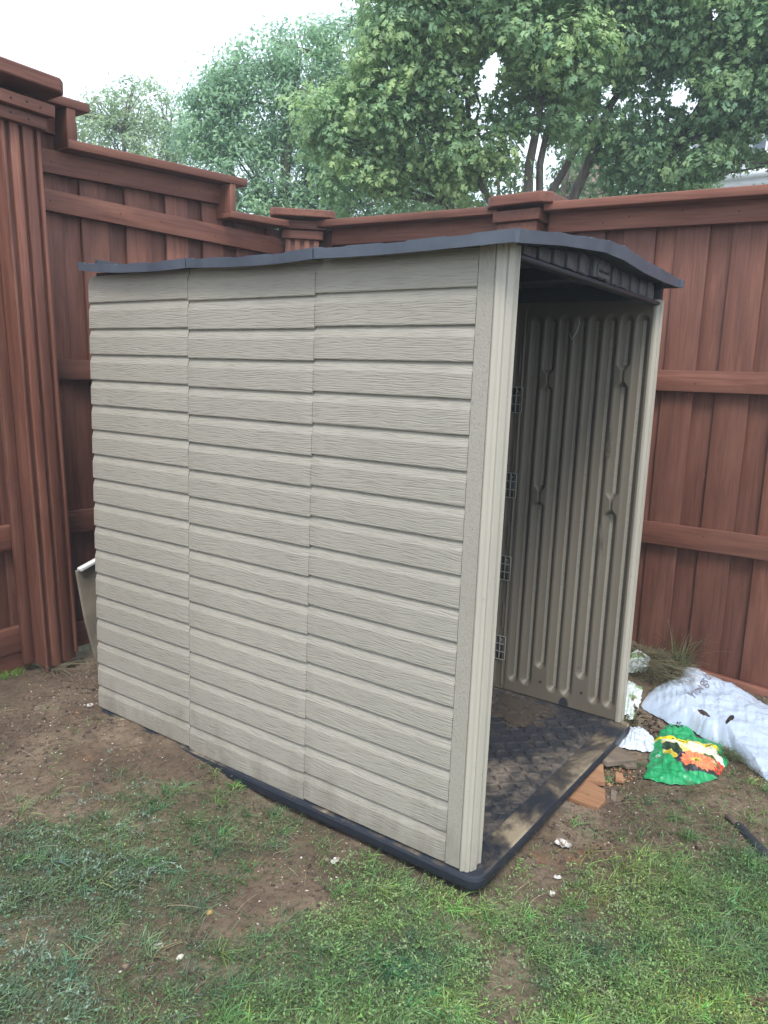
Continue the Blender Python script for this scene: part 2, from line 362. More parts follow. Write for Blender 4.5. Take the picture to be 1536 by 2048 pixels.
def hground(x, y):
    x = np.asarray(x, float); y = np.asarray(y, float); near = np.exp(-((x-.3)**2+(y-.7)**2)/18.)
    v = hmacro(x, y)+near*(.030*fbm(x, y, 2.3, 3, 3)+.026*fbm(x, y, 9, 4, 5)+.017*(.4+fbm(x, y, 4, 2, 7)*2.5).clip(0, 1)*fbm(x, y, 33, 4, 9))
    inside = (smst(-.0, .08, x)*smst(-.02, .05, y)*(1-smst(1.36, 1.42, x))*(1-smst(1.8, 1.86, y)))
    return v*(1-inside)+np.minimum(v, -.07)*inside
def axis(lo, hi, step, far):
    a = list(np.arange(lo, hi+1e-6, step)); d = step
    while a[-1] < far: d *= 1.25; a.append(a[-1]+d)
    d = step
    while a[0] > -far: d *= 1.25; a.insert(0, a[0]-d)
    return np.array(a)
gx = axis(-1.5, 2.1, .0095, 250); gy = axis(-1.2, 2.6, .0095, 250)
X, Y_ = np.meshgrid(gx, gy, indexing='ij')
V = np.stack([X.ravel(), Y_.ravel(), hground(X, Y_).ravel()], 1)
dg = density(V[:, 0], V[:, 1])
far = (V[:, 1] > 2.6) | (V[:, 0] > 2.15); dg[far] = .9
ground = mesh_np('ground', V, grid_faces(len(gx), len(gy)), M['soil'], None, True, {'grass': ('FLOAT', np.clip(dg*1.3-.1, 0, 1))})
tag(ground, 'bare trampled brown soil with patchy lawn around the shed', kind='structure')

# ------------------------------------------------------------------ shed
shed = empty('storage_shed', (0, 0, 0))
tag(shed, 'beige plastic storage shed with dark roof, open front and clapboard side', 'shed')
def rrect(x0, x1, y0, y1, r, n=6):
    P = []
    for cx, cy, a0 in ((x1-r, y1-r, 0), (x0+r, y1-r, 90), (x0+r, y0+r, 180), (x1-r, y0+r, 270)):
        for i in range(n+1):
            a = math.radians(a0+90*i/n); P.append((cx+r*math.cos(a), cy+r*math.sin(a)))
    return P
FX0, FX1, FY0, FY1 = -.014, 1.405, -.042, 1.86
rim = prism('floor_rim', rrect(FX0, FX1, FY0, FY1, .045), -.048, -.004, M['rim'], shed, .012)
rim['label'] = 'dark rounded floor edge dusted with dried mud'
# treadplate floor inside the walls, as one relief mesh
fl = MB()
px_, py_ = np.meshgrid(np.linspace(.05, 1.352, 380), np.linspace(.045, 1.80, 480), indexing='ij')
u = px_/.044; v = py_/.044
def bars(u, v):
    a = (u+v); b = (u-v); z = 0
    cu = u-np.floor(u)-.5; cv = v-np.floor(v)-.5; par = (np.floor(u)+np.floor(v)) % 2
    s_ = np.where(par == 0, cu+cv, cu-cv); t_ = np.where(par == 0, cu-cv, cu+cv)
    return np.clip(1-(np.abs(s_)/.62)**4, 0, 1)*np.clip(1-(t_/.135)**2, 0, 1)
edge = smst(.05, .09, px_)*(1-smst(1.31, 1.352, px_))*smst(.045, .075, py_)*(1-smst(1.76, 1.8, py_))
wear = np.clip(.75+1.2*fbm(px_, py_, 3, 3, 21), .15, 1)
cake = .004*np.clip(fbm(px_, py_, 5, 4, 33)*3, 0, 1)
BR = np.where(bars(u, v) > .05, bars(u, v)**.5, 0)*edge*wear
fz = .001+.0065*BR+cake*edge-.003*(1-edge)
mesh_np('floor_panel', np.stack([px_.ravel(), py_.ravel(), fz.ravel()], 1), grid_faces(380, 480), M['floor'], shed, True, {'bar': ('FLOAT', BR.ravel())})
# caked soil on the floor by the right wall
def lump(name, cx, cy, cz, rx, ry, rz, m, parent=None, seed=0, n=34, amp=.35, label=None):
    th, ph = np.meshgrid(np.linspace(0, math.pi, n), np.linspace(0, 2*math.pi, 2*n, endpoint=False), indexing='ij')
    d = 1+amp*fbm(np.cos(ph)*np.sin(th)*2+5, np.sin(ph)*np.sin(th)*2+np.cos(th), 1.6, 4, seed)*2
    V = np.stack([(cx+rx*d*np.sin(th)*np.cos(ph)).ravel(), (cy+ry*d*np.sin(th)*np.sin(ph)).ravel(), (cz+rz*d*np.cos(th)).ravel()], 1)
    k = 2*n; i = np.arange(n-1)[:, None]*k; j = np.arange(k)[None, :]
    F = np.stack([(i+j).ravel(), (i+k+j).ravel(), (i+k+(j+1) % k).ravel(), (i+(j+1) % k).ravel()], 1)
    return mesh_np(name, V, F, m, parent, True)
lm = lump('soil_patch', 1.16, .40, .001, .14, .12, .006, M['mud'], None, 4, 40, .9); tag(lm, 'thin oval patch of dark soil on the shed floor by the right wall', 'soil patch')

# siding profile: (x offset, z) over one lap, outer face at x=0, recess inside
LAP = .1
def siding(y0, y1, dz, zt, name, x0=0.):
    prof = []
    for k in range(18):
        b = k*LAP
        prof += [(.0098, b+.0002), (.0012, b+.0012), (.0, b+.004), (.0, b+.068), (.0012, b+.0725), (.0078, b+.095), (.0098, b+.0994)]
    prof = [(x, z+dz) for x, z in prof if z < zt-dz]
    prof[0] = (.03, dz); prof.insert(1, (.002, dz+.0005))
    prof.append((prof[-1][0], zt)); prof.append((.045, zt)); prof.append((.045, dz))
    n = len(prof); ny = max(2, int((y1-y0)/.03)); ys = np.linspace(y0, y1, ny+1)
    V = []; F = []
    for y in ys:
        e = .0022*(smst(y0+.006, y0, y)+smst(y1-.006, y1, y))
        sag = 0
        for x, z in prof: V.append((x0+x+(e if x < .03 else 0), y, z+sag))
    for i in range(len(ys)-1):
        for j in range(n): F.append((i*n+j, i*n+(j+1) % n, (i+1)*n+(j+1) % n, (i+1)*n+j))
    me = bpy.data.meshes.new(name); F.append(tuple(range(n))[::-1]); F.append(tuple((len(ys)-1)*n+j for j in range(n)))
    me.from_pydata(V, [], F); o = link(name, me, M['siding'], None)
    bm = bmesh.new(); bm.from_mesh(me); bmesh.ops.recalc_face_normals(bm, faces=bm.faces); bm.to_mesh(me); bm.free()
    return o
S1, S2 = .656, 1.248
for a, b, dz in ((.085, S1-.001, 0.), (S1+.001, S2-.001, -.006), (S2+.001, 1.837, .001)):
    o = siding(a, b, dz, 1.803, 'siding_panel'); o.parent = shed
# corner trim: pebbled strip, ridge, chamfered fold and flange
def extrude_profile(name, P, z0, z1, m, parent, smooth=False, lean=0):
    n = len(P); zs = np.linspace(z0, z1, 12); V = []; F = []
    for z in zs:
        for x, y in P: V.append((x, y, z))
    for i in range(len(zs)-1):
        for j in range(n): F.append((i*n+j, i*n+(j+1) % n, (i+1)*n+(j+1) % n, (i+1)*n+j))
    F.append(tuple(range(n))); F.append(tuple((len(zs)-1)*n+j for j in range(n)))
    me = bpy.data.meshes.new(name); me.from_pydata(V, [], F); o = link(name, me, m, parent)
    bm = bmesh.new(); bm.from_mesh(me); bmesh.ops.recalc_face_normals(bm, faces=bm.faces); bm.to_mesh(me); bm.free()
    b = o.modifiers.new('bevel', 'BEVEL'); b.width = .002; b.segments = 2; b.limit_method = 'ANGLE'
    return o
extrude_profile('corner_strip', [(.002, .084), (.002, .034), (.04, .034), (.04, .084)], -.001, 1.806, M['pebble'], shed)
extrude_profile('corner_fold', [(.004, .0335), (.0, .031), (-.003, .026), (.004, .018), (.004, .010), (.010, .003), (.012, .009), (.0145, .009), (.016, .0), (.036, -.007), (.041, -.006), (.046, .0015), (.067, .0015), (.070, -.003), (.075, -.003), (.075, .02), (.055, .024), (.052, .0335)], -.003, 1.812, M['smooth'], shed)
# interior lining of the left wall and panels of the right wall: grooved sheets
def grooved(name, y0, y1, xs, sgn, cent, ends, pinch, z1=1.806, lines=()):
    ny = int((y1-y0)/.0035); nz = 260
    yy, zz = np.meshgrid(np.linspace(y0, y1, ny), np.linspace(.002, z1, nz), indexing='ij'); d = np.zeros_like(yy)
    for i, c in enumerate(cent):
        hw = .0275; zb = ends[i]
        t = np.sqrt(np.clip((yy-c)**2+np.clip(zb+hw-zz, 0, 9)**2+np.clip(zz-(z1-.085), 0, 9)**2, 0, 9))
        g = .030*(1-np.clip(t/hw, 0, 1)**1.35)
        for zc in pinch.get(i, ()):
            q = np.abs(zz-zc); wdt = np.where(q < .026, .004, .004+(q-.026)*1.1)
            g2 = .022*(1-smst(wdt*.5, wdt, np.abs(yy-c)))
            g = np.where(q < .045, np.minimum(g, g2), g)
        d += g
    for c, zz0, zz1 in lines:
        d -= .006*np.exp(-((yy-c)/.0035)**2)*(zz > zz0)*(zz < zz1)
    # holes and the arched notch at the foot
    x = xs+sgn*d
    V = np.stack([x.ravel(), yy.ravel(), zz.ravel()], 1)
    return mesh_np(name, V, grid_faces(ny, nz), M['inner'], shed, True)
CEN = [.527-.0668*i for i in range(8)]
ENDS = [.05, .05, .15, .05, .05, .15, .05, .05]
PIN = {1: (1.475, .955), 6: (1.50, .955)}
wall_front = grooved('wall_panel', .022, .568, 1.355, 1, CEN, ENDS, PIN)
LN = [(.583, .02, 1.78), (.622, .02, 1.78), (.652, .02, 1.78)]
for z0_, z1_ in ((.30, .42), (.69, .81), (1.08, 1.2), (1.47, 1.59)):
    LN += [(.596, z0_, z1_), (.638, z0_, z1_)]
for a in (0, 1):
    y0 = S1+a*.592
    grooved('wall_panel', y0+.012, y0+.578, 1.355, 1, [y0+.53-.0668*i for i in range(8)], ENDS, {1: (1.475, .955), 6: (1.5, .955)})
grooved('wall_joint', .569, .667, 1.351, 1, [], [], {}, lines=LN)
grooved('wall_joint', 1.235, 1.259, 1.351, 1, [], [], {})
# outer skin of the right wall and the back wall
for a in range(3):
    o = siding(.03+a*.6, .028+(a+1)*.6, 0, 1.803, 'siding_panel', 0.)
    o.matrix_world = Matrix(((-1, 0, 0, 1.425), (0, 1, 0, 0), (0, 0, 1, 0), (0, 0, 0, 1))); o.parent = shed
    bm = bmesh.new(); bm.from_mesh(o.data); bmesh.ops.reverse_faces(bm, faces=bm.faces); bm.to_mesh(o.data); bm.free()
extrude_profile('door_flange', [(1.352, .0215), (1.352, .010), (1.358, -.002), (1.362, .002), (1.366, .016), (1.377, .016), (1.378, -.002), (1.398, -.004), (1.403, .001), (1.405, .0295), (1.36, .0295)], -.003, 1.806, M['smooth'], shed)
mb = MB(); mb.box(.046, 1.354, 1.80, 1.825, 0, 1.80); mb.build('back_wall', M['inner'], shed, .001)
mb = MB()
for k in range(9):
    mb.box(.12+k*.145, .15+k*.145, 1.785, 1.7985, .08, 1.7)
mb.build('back_wall_rib', M['inner'], shed, .006)
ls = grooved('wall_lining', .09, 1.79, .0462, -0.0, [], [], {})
mb = MB(); mb.box(1.3545, 1.385, -.0, 1.81, 1.8065, 1.872); mb.box(.03, 1.354, 1.812, 1.83, 1.826, 1.87); mb.box(.02, .042, .03, 1.81, 1.8, 1.817); mb.build('roof_skirt', M['navy'], shed, .001)
# lattice hinge clips on the joint
for z0 in (1.437, 1.046, .653, .262):
    mb = MB(); hh = .115; ya, yb = .572, .658; xx = 1.342
    for i in range(4): yy = ya+(yb-ya)*i/3; mb.box(xx, xx+.006, yy-.002, yy+.002, z0-hh, z0)
    for i in range(4): zz = z0-hh+hh*i/3; mb.box(xx+.0005, xx+.0055, ya, yb, zz-.002, zz+.002)
    for i in range(2):
        y = ya+.024+.034*i; mb.box(xx-.002, xx+.006, y-.003, y+.003, z0-.022, z0-.014)
    hc = mb.build('hinge_clip', M['clip'], shed, .0004)
    mb = MB(); mb.box(xx+.0065, xx+.008, ya, yb, z0-hh, z0); mb.build('backing', M['navy'], hc, 0)
# small holes, arch notch and embossed marks on the lining
def disc(name, y, z, r, m, parent, x=1.3535, ry=None):
    me = bpy.data.meshes.new(name); n = 14
    me.from_pydata([(x, y+r*math.cos(2*math.pi*i/n), z+(ry or r)*math.sin(2*math.pi*i/n)) for i in range(n)], [], [tuple(range(n))[::-1]])
    o = link(name, me, m, parent); s_ = o.modifiers.new('s', 'SOLIDIFY'); s_.thickness = .001; return o
for y, z, r in ((.385, .085, .0065), (.185, .085, .0065), (.29, 1.28, .0022), (.305, 1.02, .0022), (.23, 1.62, .0022), (.19, .32, .0022), (.21, .20, .0025), (.40, .5, .002)):
    disc('screw_hole', y, z, r, M['navy'], wall_front)
P = [(0, .318-.0), (0, .318)]
me = bpy.data.meshes.new('foot_notch'); pts = [(1.3525, .265+.022*math.cos(a), .012+.03*math.sin(a)) for a in np.linspace(0, math.pi, 12)]
me.from_pydata(pts+[(1.3525, .243, .001), (1.3525, .287, .001)], [], [tuple(range(12))+(12, 13)]); link('foot_notch', me, M['navy'], wall_front)
def text_mesh(name, body, size, M4, m, parent, extrude=.0006):
    cu = bpy.data.curves.new(name, 'FONT'); cu.body = body; cu.size = size; cu.extrude = extrude; cu.align_x = 'CENTER'; cu.align_y = 'CENTER'
    t = bpy.data.objects.new(name, cu); COL.objects.link(t)
    dg_ = bpy.context.evaluated_depsgraph_get(); me = bpy.data.meshes.new_from_object(t.evaluated_get(dg_)); bpy.data.objects.remove(t)
    me.transform(M4); return link(name, me, m, parent)
# outlined mould marks, running up the sheet
mb = MB()
def frame(mb, y0, y1, z0, z1, x=1.3527, t=.0012):
    mb.box(x, x+.001, y0, y1, z0, z0+t); mb.box(x, x+.001, y0, y1, z1-t, z1); mb.box(x, x+.001, y0, y0+t, z0+t, z1-t); mb.box(x, x+.001, y1-t, y1, z0+t, z1-t)
frame(mb, .146, .166, .745, .86)
frame(mb, .151, .161, .765, .83)
mb.build('mould_mark', M['inner'], wall_front, 0)
RM = Matrix.Translation((1.3525, .157, 1.22)) @ Matrix(((0, 0, -1, 0), (0, 1, 0, 0), (1, 0, 0, 0), (0, 0, 0, 1)))
text_mesh('mould_mark', 'K2OIL4H', .032, RM, M['inner'], wall_front)

# roof: eave and gable front edge follow these points
RL = [(-.060, -.062, 1.824), (.211, -.066, 1.857), (.518, -.068, 1.889), (.677, -.068, 1.898), (.934, -.062, 1.888), (1.19, -.054, 1.889), (1.434, -.047, 1.886)]
RLB = [(-.060, -.060, 1.794), (.211, -.064, 1.829), (.518, -.066, 1.858), (.700, -.066, 1.860), (.934, -.060, 1.851), (1.19, -.052, 1.853), (1.440, -.045, 1.861)]
def roofh(x):
    xs = [q[0] for q in RL]; return np.interp(x, xs, [q[2] for q in RL])
def roofb(x): return np.interp(x, [q[0] for q in RLB], [q[2] for q in RLB])
# eave line heights along y with the sag between joints (top)
def eave(y):
    ys = [-.065, .14, .25, .37, .5, .575, .617, .675, .757, .867, 1.008, 1.2, 1.25, 1.406, 1.584, 1.698, 1.838]; zs = [0, -.0035, -.0055, -.006, -.005, -.003, -.002, -.005, -.008, -.009, -.0065, .002, .0, -.001, .004, .011, .025]
    return np.interp(y, ys, zs)
RX = [-.060, .12, .30, .50, .677]; RXR = [.677, .85, 1.05, 1.25, 1.438]
def roof_panel(y0, y1, xs, name, front):
    ny = 22; ys = np.linspace(y0, y1, ny); V = []; F = []
    xs = np.interp(np.linspace(0, 1, 21), np.linspace(0, 1, len(xs)), xs)
    for lay in (0, 1):
        for y in ys:
            for x in xs:
                w_ = max(0, 1-(x+.06)/.5) if x < .677 else 0
                step = .003*((y-y0)/(y1-y0)*3.2 % 1.0 < .62)+.0025*((x+.06)*5.5 % 1. < .5)
                z = roofh(x)+eave(y)*w_ + (.004*math.sin((y-y0)/(y1-y0)*math.pi)) if False else roofh(x)+eave(y)*w_
                z = (z+step) if lay == 0 else z-.010
                xo = x + .022*(y/1.84)*max(0, 1-(x+.06)/.3); z -= .006*max(0, 1-(x+.06)/.15)
                V.append((xo, y+(.0 if not front or y > y0+1e-6 else (np.interp(x, [q[0] for q in RL], [q[1] for q in RL])-y0)), z))
    nx = len(xs); L = ny*nx
    g = grid_faces(ny, nx)
    F = [tuple(q) for q in g]+[tuple(q+L)[::-1] for q in g]
    for i in range(ny-1):
        for j in (0, nx-1): F.append((i*nx+j, (i+1)*nx+j, L+(i+1)*nx+j, L+i*nx+j))
    for j in range(nx-1):
        for i in (0, ny-1): F.append((i*nx+j, i*nx+j+1, L+i*nx+j+1, L+i*nx+j))
    me = bpy.data.meshes.new(name); me.from_pydata(V, [], F); o = link(name, me, M['roof'], shed)
    bm = bmesh.new(); bm.from_mesh(me); bmesh.ops.recalc_face_normals(bm, faces=bm.faces); bm.to_mesh(me); bm.free()
    # fascia lip hanging at the eave
    V = []; ys = np.linspace(y0, y1, 60)
    xe = xs[0] if xs[0] < 0 else xs[-1]; s = 1 if xe < 0 else -1
    for y in ys:
        z = float(roofh(xe)+(eave(y) if xe < 0 else 0)); st = .003*((y-y0)/(y1-y0)*3.2 % 1.0 < .62)
        x = xe+(.022*(y/1.84) if xe < 0 else 0)
        V += [(x-.004*s, y, z+st+.001), (x+.010*s, y, z+st+.0005), (x+.012*s, y, z-.027), (x-.001*s, y, z-.028)]
    F = []
    for i in range(59):
        for j in range(4): F.append((i*4+j, i*4+(j+1) % 4, i*4+4+(j+1) % 4, i*4+4+j))
    F += [(0, 1, 2, 3), (236, 237, 238, 239)]
    me = bpy.data.meshes.new('roof_fascia'); me.from_pydata(V, [], F); f_ = link('roof_fascia', me, M['roof'], o)
    bm = bmesh.new(); bm.from_mesh(me); bmesh.ops.recalc_face_normals(bm, faces=bm.faces); bm.to_mesh(me); bm.free()
for a, b, fr in ((-.062, .616, True), (.621, 1.197, False), (1.202, 1.838, False)):
    roof_panel(a, b, RX, 'roof_panel', fr); roof_panel(a, b, RXR, 'roof_panel', fr)
# front fascia (gable edge) with scalloped top
V = []; xs = np.linspace(-.064, 1.442, 140)
for x in xs:
    y = float(np.interp(x, [q[0] for q in RL], [q[1] for q in RL])); zt = float(roofh(x)); zb = float(roofb(x))
    st = .0045*max(0, 1-((x*6.9+.3) % 1.0)*1.6)*(x > .3)
    V += [(x, y-.003, zt+st+.002), (x, y+.012, zt+st+.0015), (x, y+.010, zb), (x, y-.001, zb-.001)]
F = []
for i in range(139):
    for j in range(4): F.append((i*4+j, i*4+(j+1) % 4, i*4+4+(j+1) % 4, i*4+4+j))
F += [(0, 1, 2, 3), (556, 557, 558, 559)]
me = bpy.data.meshes.new('gable_fascia'); me.from_pydata(V, [], F); o = link('gable_fascia', me, M['roof'], shed)
bm = bmesh.new(); bm.from_mesh(me); bmesh.ops.recalc_face_normals(bm, faces=bm.faces); bm.to_mesh(me); bm.free()
# gable infill: fluted panel, lower ledge, badge
mb = MB()
GA, GB = .10, 1.30
n = 24
for i in range(n):
    x0 = GA+(GB-GA)*i/n; x1 = GA+(GB-GA)*(i+1)/n
    yf = .010 if i % 2 else .002
    if .60 < (x0+x1)/2 < .75: yf = -.006
    z0a = 1.792+.008*math.sin(x0*2.4); z1a = float(min(roofb(x0), roofb(x1)))+.004
    if z1a-z0a > .006: mb.box(x0+(.0 if i % 2 else .004), x1-(.0 if i % 2 else .004), yf, .03, z0a, z1a, tone=.5)
gp = mb.build('gable_panel', M['gable'], shed, .004)
mb = MB(); mb.sloped(0, .078, 1.352, 1.776, 1.783, 1.791, 1.797, -.003, .036); mb.build('gable_ledge', M['navy'], shed, .004)
pl = prism('badge', [(x, z) for x, z in rrect(.622, .732, 1.803, 1.845, .012, 4)], 0, .004, M['gable'], None, .001)
RB = Matrix(((1, 0, 0, 0), (0, 0, -1, -.006), (0, 1, 0, 0), (0, 0, 0, 1))); pl.data.transform(RB); pl.parent = gp
text_mesh('badge_lettering', 'Rubbermaid', .019, Matrix.Translation((.677, -.0106, 1.822)) @ Matrix(((1, 0, 0, 0), (0, 0, -1, 0), (0, 1, 0, 0), (0, 0, 0, 1))), M['navy'], pl)
# roof beam inside
mb = MB(); mb.box(.655, .70, .03, 1.79, 1.80, 1.845); mb.build('roof_beam', M['navy'], shed, .002)
# hook of wire on the right wall
hk = tube_obj('wire_hook', [(1.352, .334, 1.745), (1.343, .328, 1.715), (1.342, .336, 1.68), (1.343, .355, 1.648), (1.342, .369, 1.676)], .0022, M['wire'])
tag(hk, 'small bent grey wire hook hanging on the right inner shed wall', 'hook')

# ------------------------------------------------------------------ fences
SH = lambda z0, k=-.045: (lambda v: (v[0]+k*(v[2]-z0), v[1], v[2]))
def chamfer_cap(cx, cy, hx, hy, z0, z1, ch, rot=0):
    P = [(-hx+ch, -hy), (hx-ch, -hy), (hx, -hy+ch), (hx, hy-ch), (hx-ch, hy), (-hx+ch, hy), (-hx, hy-ch), (-hx, -hy+ch)]
    c, s = math.cos(rot), math.sin(rot); return [(cx+x*c-y*s, cy+x*s+y*c) for x, y in P]
def gc_add(o, grain=0):
    me = o.data; n = len(me.vertices); co = np.empty(n*3, np.float32); me.vertices.foreach_get('co', co); co = co.reshape(-1, 3)
    idx = [grain]+[i for i in range(3) if i != grain]
    a = me.attributes.new('gc', 'FLOAT_VECTOR', 'POINT'); a.data.foreach_set('vector', (co[:, idx]+np.array([random.random()*9, random.random()*9, 3], np.float32)).ravel())
    t = me.attributes.new('tone', 'FLOAT', 'POINT'); t.data.foreach_set('value', np.full(n, .6, np.float32)); return o
def nails(pts, r=.0035):
    mb = MB()
    for x, y, z in pts: mb.box(x-r, x+r, y-.0015, y+.001, z-r, z+r)
    return mb

# --- fence behind the shed (runs along x)
bf = empty('wooden_fence', (1.0, 2.5, 0))
tag(bf, 'reddish brown board fence behind the shed with stepped top cap and big end pillar', 'fence')
mb = MB(); x = -2.36
while x < 2.05:
    top = 2.60 if x < .25 else (2.425+.065*(x-.3) if x < 1.25 else 2.345)
    zb = random.uniform(.0, .03)
    mb.box(x, x+.15+random.uniform(-.004, .004), 2.5365+random.uniform(-.002, .002), 2.553, zb, top, 2)
    mb.box(x+.135, x+.275, 2.5565, 2.573, zb+.004, top, 2, tone=random.uniform(0, .6))
    x += .2562
mb.build('board_panel', M['stain'], bf, .003, SH(1.8, -.04))
def rail(ax, a0, a1, zb0, zb1, zt0, zt1, c0, c1, parent, name='rail'):
    mb = MB(); mb.sloped(ax, a0, a1, zb0, zb1, zt0, zt1, c0, c1)
    t = .07
    while name == 'rail' and t < abs(a1-a0)-.03:     # nail heads, part of the rail
        f = t/abs(a1-a0); a = a0+(a1-a0)*f; z = (zb0+(zb1-zb0)*f)*.5+(zt0+(zt1-zt0)*f)*.5+random.uniform(-.02, .02); r = .0032
        if ax == 0: mb.box(a-r, a+r, c0-.001, c0+.002, z-r, z+r, 0, tone=-1)
        else: mb.box(c0-.001, c0+.002, a-r, a+r, z-r, z+r, 0, tone=-1)
        t += random.choice((.13, .25, .38))
    return mb.build(name, M['stain'], parent, .003)
rail(0, .20, 1.325, 2.322, 2.397, 2.424, 2.497, 2.499, 2.535, bf)
rail(0, .19, 1.86, 2.158, 2.190, 2.252, 2.293, 2.500, 2.535, bf)
rail(0, .18, 1.9, 1.390, 1.40, 1.484, 1.495, 2.500, 2.535, bf)
rail(0, .20, 1.9, .624, .63, .735, .745, 2.500, 2.535, bf)
rail(0, -2.3, .04, .53, .592, .65, .708, 2.498, 2.535, bf)
rail(0, -2.3, .04, 1.29, 1.37, 1.40, 1.48, 2.498, 2.535, bf)
rail(0, -2.3, .04, .02, .086, .14, .208, 2.494, 2.535, bf)
rail(0, -2.3, .08, -.105, -.048, .016, .082, 2.505, 2.530, bf, 'kickboard')
rail(0, .26, 2.0, .02, .03, .15, .16, 2.51, 2.53, bf, 'kickboard')
# stepped cap
mb = MB(); mb.sloped(0, .10, .425, 2.60, 2.615, 2.642, 2.655, 2.42, 2.62); mb.build('top_cap', M['stain'], bf, .004)
mb = MB(); mb.box(.308, .354, 2.424, 2.61, 2.44, 2.61, 2); mb.build('cap_riser', M['stain'], bf, .004)
mb = MB(); mb.sloped(0, .309, 1.437, 2.434, 2.508, 2.474, 2.550, 2.42, 2.62); mb.build('top_cap', M['stain'], bf, .004)
mb = MB(); mb.box(1.308, 1.352, 2.424, 2.61, 2.345, 2.502, 2); mb.build('cap_riser', M['stain'], bf, .004)
mb = MB(); mb.sloped(0, 1.309, 1.80, 2.317, 2.350, 2.354, 2.390, 2.42, 2.62); mb.build('top_cap', M['stain'], bf, .004)
mb = MB(); mb.box(.13, .30, 2.505, 2.535, 2.50, 2.598, 0); mb.build('rail', M['stain'], bf, .003)
# big pillar
pl = empty('pillar', (.1, 2.4, 0)); pl.parent = bf; pl.matrix_parent_inverse = Matrix.Translation((-1.0, -2.5, 0))
shp = SH(0, -.047)
pX0, pW, pY = .073, .172, 2.35
mb = MB(); mb.box(pX0+.003, pX0+pW-.003, pY+.020, 2.49, .02, 2.55, 2, tone=.35); mb.build('pillar_core', M['stain'], pl, .002, shp)
for a, b, zb in ((0, .075, -.005), (.20, .43, .02), (.54, .80, .03), (.915, 1., .06)):
    mb = MB(); mb.box(pX0+pW*a, pX0+pW*b, pY, pY+.0195, zb, 2.50, 2); mb.build('batten', M['stain'], pl, .003, shp)
mb = MB(); mb.box(pX0-.045, pX0+.002, 2.455, 2.488, .025, 2.46, 2); mb.build('batten', M['stain'], pl, .003, shp)
mb = MB(); mb.box(pX0+pW-.004, pX0+pW+.012, 2.40, 2.47, .10, 2.5, 2); mb.build('batten', M['stain'], pl, .003, shp)
tx = pX0-.047*2.5; cxm = tx+pW/2
def collar(cx, cy, hx, hy, z0, z1, parent, rot=0, nm='trim_band'):
    mb = MB(); c, s = math.cos(rot), math.sin(rot)
    mb.obox((cx, cy, (z0+z1)/2), (2*hx*c, 2*hx*s, 0), (-2*hy*s, 2*hy*c, 0), (0, 0, z1-z0)); return mb.build(nm, M['stain'], parent, .003)
collar(cxm, 2.425, pW/2+.022, .100, 2.452, 2.502, pl); collar(cxm, 2.425, pW/2+.046, .125, 2.507, 2.556, pl)
gc_add(prism('post_cap', chamfer_cap(cxm, 2.425, pW/2+.085, .165, 2.562, 2.66, .035), 2.605, 2.662, M['stain'], pl, .007))
mb = MB(); mb.box(.125, .195, 2.375, 2.44, -.20, .05, 2); mb.build('pillar_foot', M['greywood'], pl, .004)
for q in [(tx+.03, 2.3-.0+.024, 2.48), (tx+.11, 2.324, 2.475), (tx+.02, 2.299, 2.53), (tx+.09, 2.299, 2.535), (tx+.15, 2.299, 2.53)]: nails([q]).build('nail', M['navy'], pl, 0)

# --- corner post, turned towards the yard
cp = empty('corner_post', (1.97, 2.47, 0)); cp.parent = bf; cp.matrix_parent_inverse = Matrix.Translation((-1.0, -2.5, 0))
rt = -math.radians(48)
mb = MB(); c, s = math.cos(rt), math.sin(rt)
mb.obox((1.97, 2.47, 1.15), (.20*c, .20*s, 0), (-.20*s, .20*c, 0), (0, 0, 2.3), 2, .2); mb.build('post_core', M['stain'], cp, .002)
for off in (-.088, -.030, .030, .088):
    mb = MB(); mb.obox((1.97+off*c+.107*s, 2.47+off*s-.107*c, 1.15), (.034*c, .034*s, 0), (-.014*s, .014*c, 0), (0, 0, 2.28), 2); mb.build('batten', M['stain'], cp, .002)
collar(1.97, 2.47, .128, .128, 2.292, 2.343, cp, rt); collar(1.97, 2.47, .146, .146, 2.348, 2.400, cp, rt)
gc_add(prism('post_cap', chamfer_cap(1.97, 2.47, .200, .200, 0, 0, .03, rt), 2.412, 2.456, M['stain'], cp, .006))

# --- fence on the right (runs along y)
rf = empty('wooden_fence', (2.0, 0, 0))
tag(rf, 'reddish brown board fence right of the shed with level rails and one capped post', 'fence')
mb = MB(); y = .157+.252*9
while y > -2.6:
    zt = 2.33 if y < 1.3 else 2.36; zb = .07 if y > -.2 else -.01
    mb.box(2.0365+random.uniform(-.002, .002), 2.053, y-.153+random.uniform(-.003, .003), y, zb, zt, 2)
    mb.box(2.0565, 2.073, y-.262, y-.142, zb, zt, 2, tone=random.uniform(0, .7))
    y -= .252
mb.build('board_panel', M['stain'], rf, .003)
sl_ = (2.266-2.208)/2.34
def zr(y, z): return z+(y+.24)*sl_
rail(1, -2.6, .80, zr(-2.6, 2.205), zr(.8, 2.205), zr(-2.6, 2.303), zr(.8, 2.303), 2.0, 2.035, rf)
rail(1, 1.05, 2.25, zr(1.05, 2.205), zr(2.25, 2.205), zr(1.05, 2.303), zr(2.25, 2.303), 2.0, 2.035, rf)
for za, zb in ((1.447, 1.546), (.690, .797)):
    rail(1, -2.6, 2.3, za, za, zb, zb, 2.0, 2.035, rf)
rail(1, -2.6, 2.3, -.20, .15, -.06, .26, 1.985, 2.02, rf, 'kickboard')
for a, b in ((-2.6, .80), (1.06, 2.40)):
    mb = MB(); mb.sloped(1, a, b, zr(a, 2.300), zr(b, 2.300), zr(a, 2.342), zr(b, 2.342), 1.92, 2.10); mb.build('top_cap', M['stain'], rf, .004)
